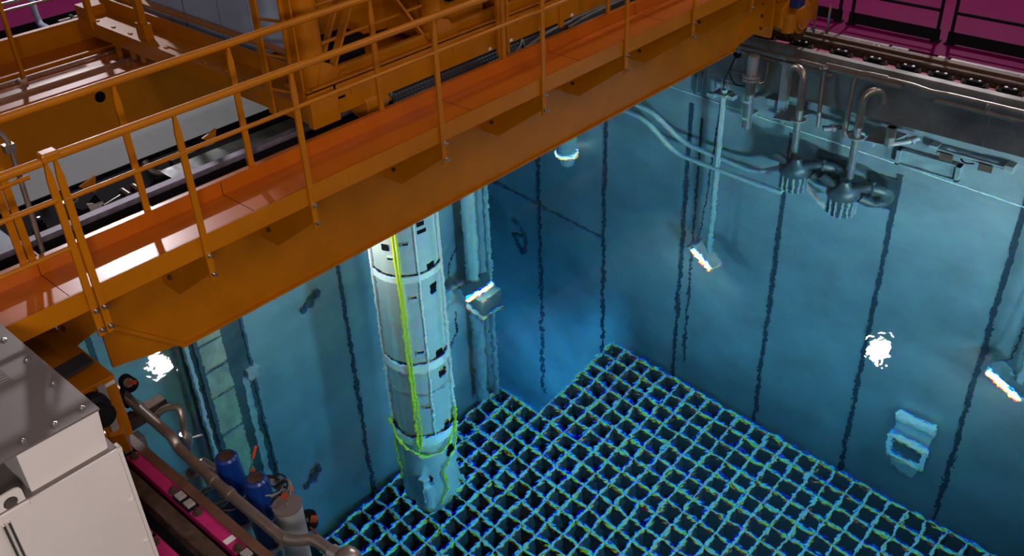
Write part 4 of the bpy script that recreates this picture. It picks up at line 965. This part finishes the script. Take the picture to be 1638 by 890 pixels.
pth = [at(248, 668, 'Z', .62), at(262, 655, 'Z', .68), at(284, 653, 'Z', .70), at(292, 672, 'Z', .62), at(297, 700, 'Z', .45), at(312, 762, 'Z', .05)]
part(t, 'pipe', PIPE, MB().tube(smooth_path(pth), .026, 12), smooth=True)
a = at(297, 704, 'Z', .45)
part(t, 'valve', STEEL, MB().lathe(a - Vector((0, 0, .06)), [(0, .035), (.03, .05), (.09, .05), (.12, .035)], 12), smooth=True)
part(t, 'lever', STEEL, MB().bar(a, at(325, 696, 'Z', .47), .012, .012))
part(t, 'lower_barrel', PIPE, MB().tube([at(310, 755, 'Z', .1), at(320, 790, 'Z', -.15)], .06, 14), smooth=True)
part(t, 'side_barrel', PIPE, MB().lathe(at(330, 750, 'Z', .30), [(-.09, .03), (-.06, .06), (.06, .06), (.09, .03)], 14, (.3, -.5, -.4)), smooth=True)
def blue_pump(px, py, lab):
    p = at(px, py, 'Z', .62)
    t = thing('blue_capped_pump', (p.x, p.y, 0), lab, 'pump', 'blue capped pumps')
    x, y = p.x, p.y
    part(t, 'blue_cap', BLUE, MB().lathe((x, y, .22), [(0, .098), (.16, .10), (.17, .094), (.26, .088), (.34, .082), (.385, .078), (.40, .062)], 28), smooth=True)
    part(t, 'dark_disc', RUST, MB().lathe((x, y, .618), [(0, .052), (.004, .052)], 20))
    part(t, 'lower_body', DBLUE, MB().lathe((x, y, .0), [(0, .085), (.22, .10)], 24), smooth=True)
    part(t, 'wire_loop', CABLE, MB().tube([(x + .103 * math.cos(a * PI / 12), y + .103 * math.sin(a * PI / 12), .30 + .02 * math.sin(a)) for a in range(25)], .006, 6))
    part(t, 'pipe_leg', STEEL_S, MB().tube([(x - .02, y - .05, .02), (x - .1, y - .12, -1.6)], .075, 14), smooth=True)
    return t
blue_pump(361, 729, 'left of two blue plastic capped pumps above the water')
blue_pump(408, 765, 'right of two blue plastic capped pumps, wrapped in grey cable')
p = at(459, 808, 'Z', .52)
t = thing('grey_canister', (p.x, p.y, 0), 'round grey steel canister with a flat lid behind the long pipe', 'canister')
part(t, 'body', STEEL_S, MB().lathe((p.x, p.y, .18), [(0, .095), (.33, .095)], 32), smooth=True)
part(t, 'lid', CABTOP, MB().lathe((p.x, p.y, .51), [(0, .098), (.012, .098), (.013, 0)], 32), smooth=True)
part(t, 'stud', STEEL, MB().lathe((p.x, p.y, .522), [(0, .01), (.02, .01), (.021, 0)], 8))
part(t, 'lower_pipe', STEEL_S, MB().tube([(p.x, p.y, .18), (p.x - .02, p.y, -1.5)], .085, 20), smooth=True)
part(t, 'side_flange', BLACK, MB().lathe((p.x + .14, p.y + .02, .20), [(0, .06), (.09, .06)], 14), smooth=True)
part(t, 'flange_bolt', SHINY, MB().lathe((p.x + .15, p.y - .04, .29), [(0, .012), (.02, .012)], 8).lathe((p.x + .11, p.y - .02, .29), [(0, .010), (.02, .010)], 8))
# cable coils
def coil(cx_, cy_, cz_, r, n_, seed, lab):
    rnd = random.Random(seed); t = thing('cable_coil', (cx_, cy_, cz_), lab, 'cable', 'grey cable coils')
    for k in range(n_):
        rr = r * (1 + .18 * rnd.random()); tx, ty_ = rnd.uniform(-.5, .5), rnd.uniform(-.5, .5); ph_ = rnd.random() * 6
        part(t, 'loop', CABLE if k % 3 else BCABLE, MB().tube([(cx_ + rr * math.cos(a * PI / 10 + ph_), cy_ + rr * math.sin(a * PI / 10 + ph_), cz_ + rr * (tx * math.cos(a * PI / 10) + ty_ * math.sin(a * PI / 10)) + k * .012) for a in range(21)], .006, 6), smooth=True)
    return t
p = at(352, 800, 'Z', .25); coil(p.x, p.y, .25, .11, 6, 3, 'grey cable coil hanging behind the long pipe below the left blue pump')
p = at(425, 790, 'Z', .42); coil(p.x, p.y, .42, .10, 6, 5, 'grey cable coil around the right blue pump')
p = at(437, 795, 'Z', .35); coil(p.x + .05, p.y + .02, .36, .075, 5, 8, 'small grey cable coil between the right pump and the canister')
# hooks, tags and strings
def redtag(px, py, z, w_, h_, lab):
    p = at(px, py, 'Z', z)
    o = MB().prism([p + R_ * sx * w_ + Vector((0, 0, sz * h_)) + R_ * sz * .01 for sx, sz in ((-1, -1), (1, -1), (1, 1), (-1, 1))], F_ * .004).build('red_tag', REDTAG)
    tag(o, lab, 'tag', 'red tags at lower left')
redtag(455, 794, .55, .022, .03, 'dull red tag behind the grey canister lid')
redtag(502, 831, .45, .022, .035, 'dull red tag right of the grey canister')
redtag(404, 753, .62, .016, .02, 'dull red tag behind the right blue pump')
redtag(212, 612, .9, .03, .02, 'dark red tag near the bridge carriage above the glint')
t = thing('orange_tipped_wand', at(405, 735, 'Z', .6), 'thin wand with bright orange tip standing between the blue pumps', 'wand')
part(t, 'tip', mat('orange_tip', (.9, .10, .01), .4), MB().tube([at(405, 732, 'Z', .62), at(409, 715, 'Z', .72)], .010, 8), smooth=True)
part(t, 'stick', CABLE, MB().tube([at(405, 732, 'Z', .62), at(398, 765, 'Z', .40)], .006, 6))
t = thing('hooked_wire', at(464, 780, 'Z', .6), 'thin bent wire with an orange float above the canister', 'wire')
part(t, 'wire', CABLE, MB().tube(smooth_path([at(443, 772, 'Z', .5), at(458, 767, 'Z', .58), at(465, 775, 'Z', .58), at(464, 796, 'Z', .50)]), .006, 6))
part(t, 'grip', BCABLE, MB().tube([at(440, 780, 'Z', .5), at(458, 768, 'Z', .58)], .014, 8), smooth=True)
part(t, 'float', mat('orange_float', (.7, .09, .01), .4), MB().lathe(at(467, 782, 'Z', .55), [(-.03, .004), (0, .012), (.03, .004)], 10), smooth=True)
t = thing('small_floodlight', at(198, 607, 'Z', .75), 'small dark swivel lamp on the bridge end near the water glint', 'lamp')
a = at(200, 608, 'Z', .80)
part(t, 'shade', BLACK, MB().lathe(a, [(0, .05), (.10, .065)], 16, (.3, .3, -.8)), smooth=True)
part(t, 'reflector', SHINY, MB().lathe(a + Vector((.0, -.05, .0)), [(0, .035), (.01, .035)], 14, (-.4, -.6, .4)))
part(t, 'arm', BLACK, MB().tube([a, at(192, 640, 'Z', .7), at(205, 650, 'Z', .6)], .02, 8), smooth=True)
tag(MB().tube(smooth_path([at(170, 645, 'Z', .9), at(182, 632, 'Z', .92), at(188, 622, 'Z', .9), at(186, 640, 'Z', .8), at(180, 652, 'Z', .7)]), .007, 6).build('tie_wire', BCABLE), 'thin dark tie wire looped around the pipe end by the bridge', 'wire')
t = thing('chain_string', at(515, 840, 'Z', .4), 'thin red cord running from the canister to the pipe coupling', 'cord')
part(t, 'cord', REDTAG, MB().tube([at(497, 845, 'Z', .42), at(525, 872, 'Z', .6)], .008, 6))
